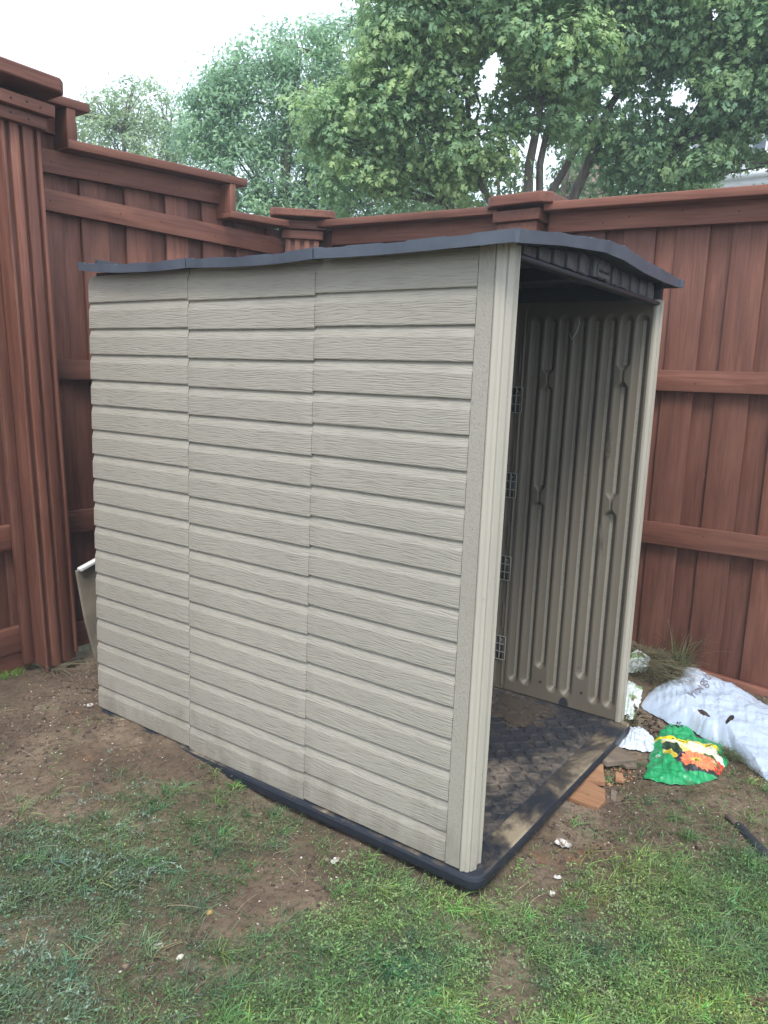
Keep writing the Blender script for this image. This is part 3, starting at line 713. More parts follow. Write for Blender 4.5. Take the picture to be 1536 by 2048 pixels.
rp = empty('post', (1.97, .93, 0)); rp.parent = rf; rp.matrix_parent_inverse = Matrix.Translation((-2.0, 0, 0))
mb = MB(); mb.box(1.948, 2.06, .855, 1.025, -.1, 2.3, 2, .3); mb.build('post_core', M['stain'], rp, .002)
for a, b in ((.857, .885), (.92, .96), (.995, 1.023)):
    mb = MB(); mb.box(1.934, 1.9475, a, b, 0, 2.23, 2); mb.build('batten', M['stain'], rp, .002)
collar(2.0, .943, .08, .112, 2.225, 2.280, rp); collar(2.0, .943, .10, .132, 2.284, 2.340, rp)
gc_add(prism('post_cap', chamfer_cap(2.01, .932, .145, .185, 0, 0, .045), 2.358, 2.412, M['stain'], rp, .007), 1)

# ------------------------------------------------------------------ leaning sheet behind the shed
SP = [(.075, 2.08, .546), (.42, 2.12, .64), (.44, 2.02, -.09), (.170, 2.0, -.09), (.098, 2.055, .311)]
me = bpy.data.meshes.new('panel_sheet')
me.from_pydata(SP+[(a, b+.02, c) for a, b, c in SP], [], [(0, 1, 2, 3, 4), (9, 8, 7, 6, 5)]+[(i, (i+1) % 5, 5+(i+1) % 5, 5+i) for i in range(5)])
sheet = link('panel_sheet', me, flat('weathered_board', (.20, .17, .13), .8, .35, 7), None)
tag(sheet, 'pale weathered sheet leaning between the fence pillar and the shed back corner', 'board')
strip = MB(); strip.obox((.25, 2.09, .603), (.345, .04, .094), (0, .03, 0), (-.003, 0, .014), 0); strip.build('white_edge', flat('chipped_white', (.62, .62, .6), .7, .2, 60), sheet, .002)

# ------------------------------------------------------------------ bags and litter
def point_in(poly, x, y):
    c = np.zeros(len(x), bool); n = len(poly); j = n-1
    for i in range(n):
        xi, yi = poly[i]; xj, yj = poly[j]
        t = ((yi > y) != (yj > y)) & (x < (xj-xi)*(y-yi)/(yj-yi+1e-12)+xi); c ^= t; j = i
    return c
def film(name, poly, T, colf, m, label, cat, wr=.012, ws=9, seed=0, nr=90, na=260, center=None, parent=None, pw=4):
    P = np.array(poly); d = np.r_[0, np.cumsum(np.hypot(*np.diff(np.r_[P, P[:1]], axis=0).T))]
    Pc = np.r_[P, P[:1]]; t = np.linspace(0, d[-1], na, endpoint=False)
    bx = np.interp(t, d, Pc[:, 0]); by = np.interp(t, d, Pc[:, 1])
    for _ in range(2): bx = (np.roll(bx, 1)+2*bx+np.roll(bx, -1))/4; by = (np.roll(by, 1)+2*by+np.roll(by, -1))/4
    a_ = np.linspace(0, 2*math.pi, na, endpoint=False)
    jit = .006*fbm(np.cos(a_)*6+9, np.sin(a_)*6+9, 2, 3, seed+5)*2; 
    cx, cy = center or P.mean(0)
    r = np.linspace(0.001, 1, nr)[:, None]
    x = cx+(bx-cx+jit*np.sign(bx-cx))[None]*r; y = cy+(by-cy+jit*np.sign(by-cy))[None]*r
    ridged = lambda X, Y, s, k: 1-np.abs(fbm(X, Y, s, 3, k))*5
    wx = x+.05*fbm(x, y, 4, 2, seed+50); wy = y*1.0
    fold = ridged(wx*1.5+wy*.4, wy*.6, ws, seed)*.6+ridged(wx*.5, wy*1.6-wx*.5, ws*1.7, seed+11)*.4
    crk = np.clip(fold, -1, 1)
    z = hmacro(x, y)+.004+T*(1-r**pw)*(1+.8*fbm(x, y, 5, 3, seed+2))+wr*crk*(.35+.65*(1-r**6))+wr*.4*fbm(x, y, 40, 2, seed+9)
    z = np.maximum(z, hground(x, y)+.003)
    V = np.stack([x.ravel(), y.ravel(), z.ravel()], 1)
    i = np.arange(nr-1)[:, None]*na; j = np.arange(na)[None, :]
    F = np.stack([(i+j).ravel(), (i+na+j).ravel(), (i+na+(j+1) % na).ravel(), (i+(j+1) % na).ravel()], 1)
    C = colf(V[:, 0], V[:, 1], seed); C = np.c_[C, np.ones(len(V))]
    o = mesh_np(name, V, F, m, parent, True, {'col': ('FLOAT_COLOR', C)})
    s_ = o.modifiers.new('s', 'SOLIDIFY'); s_.thickness = .0015
    if label: tag(o, label, cat)
    return o
def lerp(C, mask, col):
    mask = np.clip(mask, 0, 1)[:, None]; return C*(1-mask)+np.array(col)[None]*mask
def c_white(x, y, s):
    C = np.tile([.42, .50, .62], (len(x), 1))
    C = lerp(C, smst(.12, .3, fbm(x, y, 9, 4, 70))*.35, (.42, .40, .37))
    C = lerp(C, (fbm(x, y, 110, 2, 71) > .37)*.7, (.2, .16, .12))
    # torn hole, tear and straw litter
    hu = (x-1.63); hv = (y+.393); hole = (hu/.040)**2+((hv+.12*hu)/(.0085+.10*np.abs(hu+.01)))**2
    C = lerp(C, hole < 1, (.025, .02, .018))
    t2 = ((x-1.625-.3*(y+.285))/.009)**2+((y+.285)/.030)**2; C = lerp(C, t2 < 1, (.05, .03, .03))
    st = (np.abs(fbm(x*2, y, 45, 3, 90)) < .03)*np.exp(-(((x-1.88)/.07)**2+((y+.16)/.10)**2)); C = lerp(C, st*1.6, (.45, .32, .25))
    return C
WB = [(1.955, -.111), (1.965, -.15), (1.955, -.213), (1.955, -.33), (1.92, -.434), (1.885, -.499), (1.79, -.607), (1.70, -.75), (1.48, -.78), (1.339, -.602), (1.402, -.534), (1.50, -.441), (1.535, -.377), (1.56, -.29), (1.589, -.218), (1.583, -.154), (1.609, -.066), (1.635, -.008), (1.709, -.02), (1.794, -.062), (1.874, -.115)]
wb = film('plastic_bag', WB, .055, c_white, M['bag'], 'large crumpled white plastic bag with faded print lying against the right fence', 'bag', .017, 7, 3, 170, 460, (1.70, -.32))
# faded lettering laid on the film
def drape_text(body, size, cx, cy, ang, col, parent, base):
    o = text_mesh('lettering', body, size, Matrix.Identity(4), flat('faded_print', col, .6, .1), parent, .0)
    me = o.data; bm = bmesh.new(); bm.from_mesh(me); bmesh.ops.triangulate(bm, faces=bm.faces)
    bmesh.ops.subdivide_edges(bm, edges=bm.edges, cuts=2); bm.to_mesh(me); bm.free()
    src = parent.data; n = len(src.vertices); co = np.empty(n*3, np.float32); src.vertices.foreach_get('co', co); co = co.reshape(-1, 3)
    c, s = math.cos(ang), math.sin(ang)
    for v in me.vertices:
        x = cx+v.co.x*c-v.co.y*s; y = cy+v.co.x*s+v.co.y*c
        dd = (co[:, 0]-x)**2+(co[:, 1]-y)**2; k = np.argsort(dd)[:4]; v.co = (x, y, float(co[k, 2].max())+.005)
    return o
drape_text('Provgro', .062, 1.79, -.222, math.radians(-7), (.24, .22, .27), wb, None)
drape_text('LIT', .045, 1.86, -.30, math.radians(-60), (.42, .47, .56), wb, None)
WB2 = [(1.453, .00), (1.503, -.068), (1.455, -.132), (1.31, -.171), (1.282, -.095), (1.263, -.027), (1.35, -.007)]
def c_scrap(x, y, s):
    C = np.tile([.52, .57, .66], (len(x), 1)); C = lerp(C, (fbm(x, y, 11, 3, 8)+(x-1.42)*2.5 > .12)*1., (.05, .025, .02))
    return lerp(C, (fbm(x, y, 50, 2, 12) > .25)*1., (.55, .6, .65))
film('plastic_bag', WB2, .022, c_scrap, M['bag'], 'small torn white plastic bag spilling dark soil beside the shed floor corner', 'bag', .013, 18, 14, 90, 240)
GBP = [(1.59, -.155), (1.60, -.23), (1.545, -.285), (1.53, -.393), (1.399, -.445), (1.231, -.440), (1.131, -.385), (1.07, -.301), (1.062, -.204), (1.139, -.188), (1.298, -.158), (1.44, -.132), (1.53, -.138)]
def c_green(x, y, s):
    # local frame: e1 to the right in view, e2 away from viewer
    gx_, gy_ = x-1.30, y+.29
    ur = .55*gx_-.83*gy_; uf = .83*gx_+.55*gy_       # ur: rightwards, uf: away
    n = fbm(x, y, 22, 3, 5)*.02; ur = ur+n; uf = uf+n
    C = np.tile([.02, .30, .11], (len(x), 1)); C = lerp(C, (fbm(x, y, 14, 3, 45) > .2)*.6, (.03, .40, .18))
    pan = (ur > -.075+.25*np.abs(uf-.02)) & (uf < .155-.25*(ur)) & (uf > -.135) & (ur < .155)
    C = lerp(C, pan*1., (.72, .72, .55))
    C = lerp(C, (pan & (ur+uf < .09+n))*.8, (.62, .60, .12))
    C = lerp(C, (pan & ((((ur+.03)/.035)**2+((uf-.06)/.06)**2) < 1))*1., (.03, .06, .035))
    C = lerp(C, (pan & ((((ur+.02)/.05)**2+((uf+.045)/.055)**2) < 1))*1., (.02, .025, .04))
    C = lerp(C, (pan & ((((ur+.055)/.022)**2+((uf+.005)/.035)**2) < 1))*1., (.55, .42, .03))
    C = lerp(C, (pan & (uf < -.095))*1., (.03, .04, .04))
    yb = np.abs(uf-(.150-.42*ur)) < .017
    C = lerp(C, (yb & (ur > -.09) & (ur < .17))*1., (.72, .62, .02))
    C = lerp(C, (np.abs(uf-(.143-.42*ur)) < .0035)*(vnoise(ur*160, uf*30, 3) > .45)*((ur > 0) & (ur < .15)), (.05, .06, .03))
    def flower(C, fx, fy, R, petal, eye, k=17):
        dx = ur-fx; dy = (uf-fy)*1.0; rr = np.hypot(dx, dy); a = np.arctan2(dy, dx)
        edge_ = R*(.84+.16*np.abs(np.cos(a*k/2)))
        C = lerp(C, (rr < edge_)*1., petal)
        C = lerp(C, ((rr < edge_) & (np.abs(np.cos(a*k/2)) < .35) & (rr > R*.4))*.6, tuple(q*.55 for q in petal))
        C = lerp(C, ((rr < R*.5) & (np.abs(np.cos(a*k/2+1)) < .5) & (rr > R*.28))*.5, (.75, .35, .2))
        C = lerp(C, (rr < R*.30)*1., eye); return lerp(C, (rr < R*.13)*1., (.25, .2, .05))
    C = flower(C, .105, -.065, .055, (.62, .05, .03), (.15, .05, .02), 13)
    C = flower(C, .095, -.02, .03, (.06, .12, .03), (.6, .08, .04), 7)
    C = flower(C, .035, -.055, .070, (.85, .24, .11), (.75, .55, .12), 19)
    rc = np.hypot(ur+.10, uf-.0); C = lerp(C, ((rc < .014) & (rc > .010))*1., (.6, .65, .6)); C = lerp(C, (rc < .005)*1., (.6, .65, .6))
    return C
gb = film('plastic_bag', GBP, .028, c_green, M['bag'], 'crumpled green plastic bag printed with an orange daisy flower and a yellow band', 'bag', .019, 10, 23, 170, 520, (1.33, -.29))
def c_paper(x, y, s):
    C = np.tile([.55, .62, .60], (len(x), 1)); C = lerp(C, (fbm(x, y, 25, 2, 4) > .12)*1., (.22, .33, .16)); return lerp(C, (fbm(x, y, 30, 2, 14) > .22)*1., (.2, .15, .12))
film('paper_scrap', [(1.83, .16), (1.93, .13), (1.93, .07), (1.88, .02), (1.82, .04), (1.78, .1)], .012, c_paper, M['bag'], 'torn white and green wrapper scrap at the fence behind the shed edge', 'litter', .013, 22, 31, 70, 200)
film('paper_scrap', [(1.62, .12), (1.74, .09), (1.73, .02), (1.63, -.0), (1.54, .0), (1.52, .08)], .008, c_paper, M['bag'], 'crumpled pale wrapper scrap lying beside the white bag and shed wall', 'litter', .012, 22, 37, 70, 200)

def plank(name, poly, z0, th, m, label, tilt=(0, 0)):
    cx = sum(q[0] for q in poly)/len(poly); cy = sum(q[1] for q in poly)/len(poly)
    bm = bmesh.new(); n = len(poly); f = lambda x, y: z0+(x-cx)*tilt[0]+(y-cy)*tilt[1]
    lo = [bm.verts.new((x, y, f(x, y))) for x, y in poly]; hi = [bm.verts.new((x, y, f(x, y)+th)) for x, y in poly]
    bm.faces.new(lo[::-1]); bm.faces.new(hi)
    for i in range(n): bm.faces.new((lo[i], lo[(i+1) % n], hi[(i+1) % n], hi[i]))
    bmesh.ops.recalc_face_normals(bm, faces=bm.faces); me = bpy.data.meshes.new(name); bm.to_mesh(me); bm.free()
    o = link(name, me, m, None); gc_add(o, 1); b = o.modifiers.new('bevel', 'BEVEL'); b.width = .003; b.segments = 2
    tag(o, label, 'plank'); return o
plank('wood_plank', [(1.25, .02), (1.171, -.14), (1.12, -.10), (1.05, -.055), (1.06, .06)], -.068, .024, M['greywood'], 'weathered brown wood offcut poking out near the right floor corner', (.0, .12))
plank('wood_plank', [(1.045, .06), (1.035, -.045), (.985, -.065), (.915, -.098), (.80, .08)], -.073, .022, M['rawwood'], 'orange brown wood plank poking out from under the shed floor', (0, .1))
plank('wood_plank', [(.90, .06), (.872, -.112), (.80, -.14), (.735, -.135), (.715, .06)], -.083, .018, M['rawwood'], 'flat muddy wood plank lying lowest under the shed floor edge', (.02, .05))
plank('wood_wedge', [(.744, .05), (.662, -.062), (.645, -.06), (.60, .05)], -.08, .026, M['greywood'], 'small pointed grey wood wedge under the shed floor edge', (0, .1))['category'] = 'wedge'

plank('wood_fragment', [(1.02, -.10), (1.035, -.125), (.985, -.15), (.965, -.12)], -.078, .014, M['rawwood'], 'small broken orange wood fragment in front of the planks', (0, .1))
plank('wood_fragment', [(.90, -.125), (.905, -.15), (.835, -.165), (.825, -.15)], -.084, .010, M['greywood'], 'thin dark wood sliver lying just below the lowest plank', (0, .1))
plank('wood_fragment', [(1.10, -.10), (1.15, -.135), (1.13, -.155), (1.09, -.12)], -.074, .014, M['greywood'], 'small brown wood fragment between the chip heap and the small torn bag', (0, .1))

# black handled tool lying in the dirt
tool = empty('hand_tool', (.88, -.61, -.05)); tag(tool, 'dirty black handle with a tan wooden end lying in the soil', 'tool')
hp = lambda x, y, dz=.014: (x, y, float(hmacro(x, y))+dz)
tube_obj('wooden_end', [hp(.955, -.532), hp(.950, -.537), hp(.935, -.556), hp(.915, -.575)], [.008, .0135, .0115, .011], M['greywood'], tool, 14)
tube_obj('grip', [hp(.915, -.575), hp(.905, -.585), hp(.86, -.622), hp(.80, -.672), hp(.76, -.705), hp(.75, -.713)], [.012, .0155, .0150, .0175, .0165, .008], M['navy'], tool, 14)

# white shard and crumbs of white debris
def shard(x, y, r, seed, name='shell_shard'):
    n, k = 8, 22; V = []; F = []; z = float(hground(np.array([x]), np.array([y]))[0])
    for i in range(n):
        for j in range(k):
            a = 2*math.pi*j/k; rr = r*(i+.3)/n*(1+.25*math.sin(a*2+seed)+.12*math.sin(a*5+seed*2))
            V.append((x+rr*math.cos(a)*1.25, y+rr*math.sin(a), z+.002+.5*r*((i/n)**2)+.06*r*math.sin(a*7+seed)))
    for i in range(n-1):
        for j in range(k): F.append((i*k+j, i*k+(j+1) % k, (i+1)*k+(j+1) % k, (i+1)*k+j))
    F0 = [tuple(range(k))]
    me = bpy.data.meshes.new(name); me.from_pydata(V, [], F+F0); o = link(name, me, M['shard'], None); s_ = o.modifiers.new('s', 'SOLIDIFY'); s_.thickness = .0015; return o
k = NT('chalky_white', .6); n_ = k.noise(k.coord((55, 55, 55)), 1, 4)
k.color(k.mix(k.ramp(n_, [(.47, 0.), (.56, 1.)]), (.58, .57, .54), (.20, .15, .11))); M['shard'] = k.m
for (x, y, r, lb) in ((.436, -.123, .025, 'broken white cup shaped shard with dirt inside on bare soil, largest of the shards'), (.263, -.178, .011, 'small white flake on the soil between the big shard and the lawn'), (.181, -.196, .012, 'flat white flake nearest the lawn below the other shards'), (-.016, 1.874, .015, 'white flake on bare soil by the far left shed corner'), (-.709, .541, .013, 'white chip among the left weeds'), (-.126, .408, .014, 'pale chip on the ground close to the dark floor edge')):
    tag(shard(x, y, r, x*40), lb, 'shard')
def stone(x, y, r, c, lb):
    z = float(hground(np.array([x]), np.array([y]))[0]); o = lump('stone', x, y, z+r*.3, r*1.4, r, r*.6, flat('stone_'+lb[:4], c, .8), None, int(abs(x*100)), 16)
    tag(o, lb, 'stone')
stone(-.537, .529, .008, (.40, .24, .09), 'small orange tan stone on the bare patch left of the lawn')
stone(-.055, -.05, .010, (.35, .16, .09), 'reddish brick chip in the lawn in front of the shed corner')
stone(-.702, .459, .008, (.55, .5, .42), 'pale cream pebble on the bare patch at the lower left')

# stuff: pebbles and crumbs, wood chips, straw
def scatter_oct(name, n, xr, yr, rr, cols, keep, label, kind='stuff', lift=0.):
    x = rng.uniform(*xr, n); y = rng.uniform(*yr, n); k = keep(x, y); x = x[k]; y = y[k]; n = len(x)
    r = rr[0]+(rr[1]-rr[0])*rng.random(n)**3
    z = hground(x, y)+lift*rng.random(n)
    base = np.array([(1, 0, 0), (0, 1, 0), (-1, 0, 0), (0, -1, 0), (0, 0, 1), (0, 0, -1)], float)
    a = rng.uniform(0, 6.28, n); ca, sa = np.cos(a), np.sin(a); st = rng.uniform(.6, 1.8, n); fl_ = rng.uniform(.35, .8, n)
    B = base[None]*(1+.3*rng.standard_normal((n, 6, 1))*.6); X = B[..., 0]*st[:, None]; Yb = B[..., 1]; Z = B[..., 2]*fl_[:, None]
    V = np.stack([x[:, None]+r[:, None]*(X*ca[:, None]-Yb*sa[:, None]), y[:, None]+r[:, None]*(X*sa[:, None]+Yb*ca[:, None]), z[:, None]+r[:, None]*Z], 2).reshape(-1, 3)
    f = np.array([(0, 1, 4), (1, 2, 4), (2, 3, 4), (3, 0, 4), (1, 0, 5), (2, 1, 5), (3, 2, 5), (0, 3, 5)])
    F = (np.arange(n)[:, None, None]*6+f[None]).reshape(-1, 3)
    cc = np.array(cols)[rng.integers(0, len(cols), n)]*(.8+.4*rng.random((n, 1)))
    C = np.c_[np.repeat(cc, 6, 0), np.ones(n*6)]
    o = mesh_np(name, V, F, M['crumb'], None, False, {'col': ('FLOAT_COLOR', C)}); tag(o, label, kind=kind); return o
M['crumb'] = attrmat('crumbs', .85)
outside = lambda x, y: ~((x > -.02) & (x < 1.41) & (y > -.045) & (y < 1.87))
scatter_oct('pebbles', 9000, (-1.3, 1.7), (-1., 2.3), (.0010, .0045), [(.5, .44, .36), (.42, .3, .2), (.6, .57, .52), (.3, .2, .14)], lambda x, y: outside(x, y) & (rng.random(len(x)) > density(x, y)*.8) & (fbm(x, y, 3, 2, 77) > -.12), 'tiny pale pebbles and chips strewn over the bare soil')
scatter_oct('soil_crumbs', 30000, (-1.4, 2.0), (-1., 2.3), (.002, .011), [(.075, .053, .038), (.12, .087, .062), (.05, .036, .027), (.18, .135, .10)], lambda x, y: outside(x, y) & (rng.random(len(x)) > density(x, y)*.9) & (fbm(x, y, 4, 3, 55) > -.05), 'loose crumbs of brown soil on the ground')
scatter_oct('wood_chips', 900, (.90, 1.22), (-.22, .0), (.002, .008), [(.35, .19, .10), (.28, .13, .07), (.42, .28, .16)], lambda x, y: (((x-1.05)/.11)**2+((y+.10)/.06)**2 < 1), 'small heap of brown wood chips beside the shed floor', lift=.006)
scatter_oct('dark_mulch', 1200, (1.2, 1.62), (-.25, .06), (.002, .008), [(.04, .025, .018), (.06, .03, .02), (.03, .02, .015)], lambda x, y: (((x-1.5)/.1)**2+((y-.0)/.1)**2 < 1) | (((x-1.55)/.05)**2+((y+.12)/.12)**2 < 1), 'dark mulch spilled between the bags and the shed corner', lift=.03)

# ------------------------------------------------------------------ grass and weeds
def blades(x, y, hgt, wid, lean, cols, zoff=0, seg=3, droop=1.):
    n = len(x); z = hground(x, y)-.002+zoff
    a = rng.uniform(0, 2*math.pi, n); d = np.stack([np.cos(a), np.sin(a)], 1); pa = a+math.pi/2+rng.normal(0, .4, n); p_ = np.stack([np.cos(pa), np.sin(pa)], 1)
    Vs = []
    for k in range(seg+1):
        t = k/seg; off = lean*hgt*t**1.6*droop; up = hgt*(t-.35*lean*t*t*droop)
        wv = wid*(1-t**1.5)*.5+.0001
        c = np.stack([x+d[:, 0]*off, y+d[:, 1]*off, z+up], 1)
        Vs.append(np.stack([np.c_[c[:, 0]-p_[:, 0]*wv, c[:, 1]-p_[:, 1]*wv, c[:, 2]], np.c_[c[:, 0]+p_[:, 0]*wv, c[:, 1]+p_[:, 1]*wv, c[:, 2]+wid*.2]], 1))
    V = np.concatenate(Vs, 1).reshape(-1, 3); m_ = (seg+1)*2
    f = np.array([(2*k, 2*k+1, 2*k+3, 2*k+2) for k in range(seg)]); F = (np.arange(n)[:, None, None]*m_+f[None]).reshape(-1, 4)
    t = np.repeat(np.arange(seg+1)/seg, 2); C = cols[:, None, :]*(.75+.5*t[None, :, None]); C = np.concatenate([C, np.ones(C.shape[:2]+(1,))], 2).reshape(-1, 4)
    return V, F, C
def leaves(P, nrm_up, size, asp, cols, quad=True):
    """small folded diamond leaves"""
    n = len(P); a = rng.uniform(0, 2*math.pi, n); tl = rng.normal(0, 1, n)*(1-nrm_up)
    d = np.stack([np.cos(a)*np.cos(tl), np.sin(a)*np.cos(tl), np.sin(tl)], 1); s = np.stack([-np.sin(a), np.cos(a), rng.normal(0, .5, n)], 1); s /= np.linalg.norm(s, axis=1)[:, None]
    L = size[:, None]; W = (size*asp)[:, None]
    V = np.stack([P, P+d*L*.5+s*W*.5, P+d*L, P+d*L*.5-s*W*.5], 1).reshape(-1, 3)
    F = (np.arange(n)*4)[:, None]+np.arange(4)[None]; C = np.repeat(np.c_[cols, np.ones(n)], 4, 0)
    return V, F, C
def join(*L):
    V = []; F = []; C = []; b = 0
    for v, f, c in L: V.append(v); F.append(f+b); C.append(c); b += len(v)
    return np.concatenate(V), np.concatenate(F), np.concatenate(C)
def sample(n, xr, yr, extra=None, gamma=1.3, thr=.0):
    x = rng.uniform(*xr, n); y = rng.uniform(*yr, n)
    d = density(x, y)*1.15-.04+.45*fbm(x, y, 7, 3, 40)+.35*fbm(x, y, 22, 2, 41)
    k = (rng.random(n) < np.clip(d, 0, 1)**gamma) & outside(x, y) & (d > thr)
    bags = point_in(WB, x, y) | point_in(GBP, x, y) | point_in(WB2, x, y); k &= ~bags
    # only the part of the yard in front of the fences
    k &= (x < 1.95) & ((y < 2.45)); return x[k], y[k]
def gcol(x, y):
    n = len(x); t = np.clip(.5+fbm(x, y, 3, 3, 60)*2.2, 0, 1)[:, None]
    left = smst(-.35, -.75, x)[:, None]*smst(.2, .6, y)[:, None]
    A = np.array([.085, .165, .075])*(1-t)+np.array([.215, .310, .090])*t
    A = A*(1-left)+np.array([.12, .175, .095])*left
    return A*(.6+.8*rng.random((n, 1)))*(1+.12*rng.standard_normal((n, 3)))
parts = []
x, y = sample(330000, (-1.35, 1.95), (-1.0, 2.4))
cols = np.clip(gcol(x, y), .01, 1); n = len(x)
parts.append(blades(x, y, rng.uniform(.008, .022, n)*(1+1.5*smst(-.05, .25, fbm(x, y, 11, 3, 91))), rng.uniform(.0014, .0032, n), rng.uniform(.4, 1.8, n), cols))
x, y = sample(140000, (-1.35, 1.6), (-1.0, 1.6), gamma=1.5); n = len(x)
P = np.stack([x, y, hground(x, y)+rng.uniform(.001, .028, n)], 1)
parts.append(leaves(P, .5, rng.uniform(.005, .012, n), rng.uniform(.35, .6, n), np.clip(gcol(x, y)*1.2, .01, 1)))
V, F, C = join(*parts)
g = mesh_np('grass', V, F, M['grass'], None, False, {'col': ('FLOAT_COLOR', C)}); tag(g, 'patchy short green lawn grass growing through the soil', kind='stuff')
# taller bent tufts
nt_ = 520; tx_, ty_ = sample(nt_*4, (-1.3, 1.6), (-1.0, 1.5), gamma=1.0); kk = 26
x = np.repeat(tx_, kk)+rng.normal(0, .011, len(tx_)*kk); y = np.repeat(ty_, kk)+rng.normal(0, .011, len(tx_)*kk); n = len(x)
tc = np.repeat((.7+.7*rng.random((len(tx_), 1)))*np.array([[1., 1., 1.]])*(1+.15*rng.standard_normal((len(tx_), 3))), kk, 0)
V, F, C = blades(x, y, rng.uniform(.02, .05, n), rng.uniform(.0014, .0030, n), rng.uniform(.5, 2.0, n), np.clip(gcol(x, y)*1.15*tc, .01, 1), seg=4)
tag(mesh_np('grass_tufts', V, F, M['grass'], None, False, {'col': ('FLOAT_COLOR', C)}), 'taller bent grass tufts rising from the lawn', kind='stuff')
# runner stems (long wiry stolons) and pale dead stems
def runners(n, xr, yr, cols_, L, h, gamma=1.2, leafy=True, mask=None, ls=(.005, .012)):
    x, y = sample(n, xr, yr, gamma=gamma)
    if mask is not None: k = mask(x, y); x = x[k]; y = y[k]
    n = len(x); seg = 7; a = rng.uniform(0, 6.28, n); Ls = rng.uniform(*L, n); hh = rng.uniform(*h, n); parts = []
    cx, cy = x.copy(), y.copy(); pts = []
    for k in range(seg+1):
        pts.append(np.stack([cx, cy, hground(cx, cy)+.004+hh*np.sin(np.pi*k/seg*.8)], 1)); a = a+rng.normal(0, .35, n); cx = cx+np.cos(a)*Ls/seg; cy = cy+np.sin(a)*Ls/seg
    V = np.stack([np.stack([p_+np.array([0, 0, .0009]), p_-np.array([0, 0, .0007]), ], 1) for p_ in pts], 1).reshape(-1, 3)
    m_ = (seg+1)*2; f = np.array([(2*k, 2*k+1, 2*k+3, 2*k+2) for k in range(seg)]); F = (np.arange(n)[:, None, None]*m_+f[None]).reshape(-1, 4)
    cc = np.array(cols_)[rng.integers(0, len(cols_), n)]*(.8+.4*rng.random((n, 1))); C = np.repeat(np.c_[cc, np.ones(n)], m_, 0)
    out_ = [(V, F, C)]
    if leafy:
        Q = np.concatenate([p_ for p_ in pts for _ in range(3)]); m2 = len(Q); c2 = np.tile(cc, (len(pts)*3, 1)) * (.8+.5*rng.random((m2, 1)))
        out_.append(leaves(Q+rng.normal(0, .003, Q.shape), .4, rng.uniform(ls[0], ls[1], m2), rng.uniform(.3, .55, m2), c2))
    return join(*out_)
V, F, C = join(runners(1500, (-1.3, 1.5), (-.95, 1.4), [(.09, .16, .05), (.13, .2, .07), (.07, .12, .05)], (.05, .14), (.006, .022)),
               runners(900, (-1.3, 1.5), (-.95, 1.5), [(.30, .26, .16), (.22, .2, .12)], (.04, .13), (.004, .015), 1., False))
tag(mesh_np('grass_runners', V, F, M['grass'], None, False, {'col': ('FLOAT_COLOR', C)}), 'wiry creeping stems and dead straws in the lawn', kind='stuff')
V, F, C = runners(950, (-1.25, 0.1), (.35, 1.35), [(.17, .25, .18), (.25, .33, .26), (.12, .19, .12)], (.06, .17), (.02, .06), .8, True, lambda x, y: (fbm(x, y, 5, 2, 88) > -.02) & (x+y*.4 < .25), (.006, .0125))
tag(mesh_np('weeds', V, F, M['grass'], None, False, {'col': ('FLOAT_COLOR', C)}), 'silvery green creeping weeds on the left side of the yard', kind='stuff')
V, F, C = runners(500, (-.5, .35), (-.5, .4), [(.22, .33, .12), (.17, .27, .09), (.26, .34, .17)], (.05, .13), (.012, .035), .8, True)
tag(mesh_np('weeds', V, F, M['grass'], None, False, {'col': ('FLOAT_COLOR', C)}), 'bright yellow green weeds in front of the shed corner', kind='stuff')
n = 900; x = rng.uniform(-1.2, 1.5, n); y = rng.uniform(-.9, 2.2, n); k = outside(x, y) & (density(x, y) < .75); x = x[k]; y = y[k]; n = len(x)
c = np.array([(.42, .34, .22), (.30, .23, .15), (.20, .14, .09)])[rng.integers(0, 3, n)]*(.7+.6*rng.random((n, 1)))
V, F, C = blades(x, y, rng.uniform(.012, .055, n), rng.uniform(.0010, .0022, n), rng.uniform(2.4, 3.0, n), c, zoff=.004, seg=5)
tag(mesh_np('plant_litter', V, F, M['grass'], None, False, {'col': ('FLOAT_COLOR', C)}), 'dead straws and thin twigs strewn on the bare soil', kind='stuff')
# green lawn showing under the fence at the far left
n = 16000; x = rng.uniform(-1.8, .3, n); y = rng.uniform(2.42, 3.3, n); k = (y > 2.5) | (x < .02); x = x[k]; y = y[k]; n = len(x)
V, F, C = blades(x, y, rng.uniform(.015, .04, n), rng.uniform(.002, .004, n), rng.uniform(.4, 1.3, n), np.array([.12, .24, .03])*(.6+.8*rng.random((n, 1))))
tag(mesh_np('grass', V, F, M['grass'], None, False, {'col': ('FLOAT_COLOR', C)}), 'bright green lawn of the neighbour showing under the left fence', kind='stuff')
# dry straw heap and tall tufts by the right fence
def straw(n, f, cols_, hgt, wid, lean, label, name):
    x, y = f(n); n = len(x); c = np.array(cols_)[rng.integers(0, len(cols_), n)]*(.7+.6*rng.random((n, 1)))
    V, F, C = blades(x, y, rng.uniform(*hgt, n), rng.uniform(*wid, n), rng.uniform(*lean, n), c, seg=5); tag(mesh_np(name, V, F, M['grass'], None, False, {'col': ('FLOAT_COLOR', C)}), label, kind='stuff')
def ell(cx, cy, rx, ry):
    def f(n): a = rng.uniform(0, 6.28, n); r = np.sqrt(rng.random(n)); return cx+rx*r*np.cos(a), cy+ry*r*np.sin(a)
    return f
straw(1500, ell(1.87, .0, .10, .13), [(.20, .17, .10), (.14, .12, .07), (.09, .11, .05), (.26, .22, .14)], (.03, .11), (.0015, .003), (1.2, 2.4), 'tangle of dry straw and grass at the foot of the right fence', 'dry_grass')
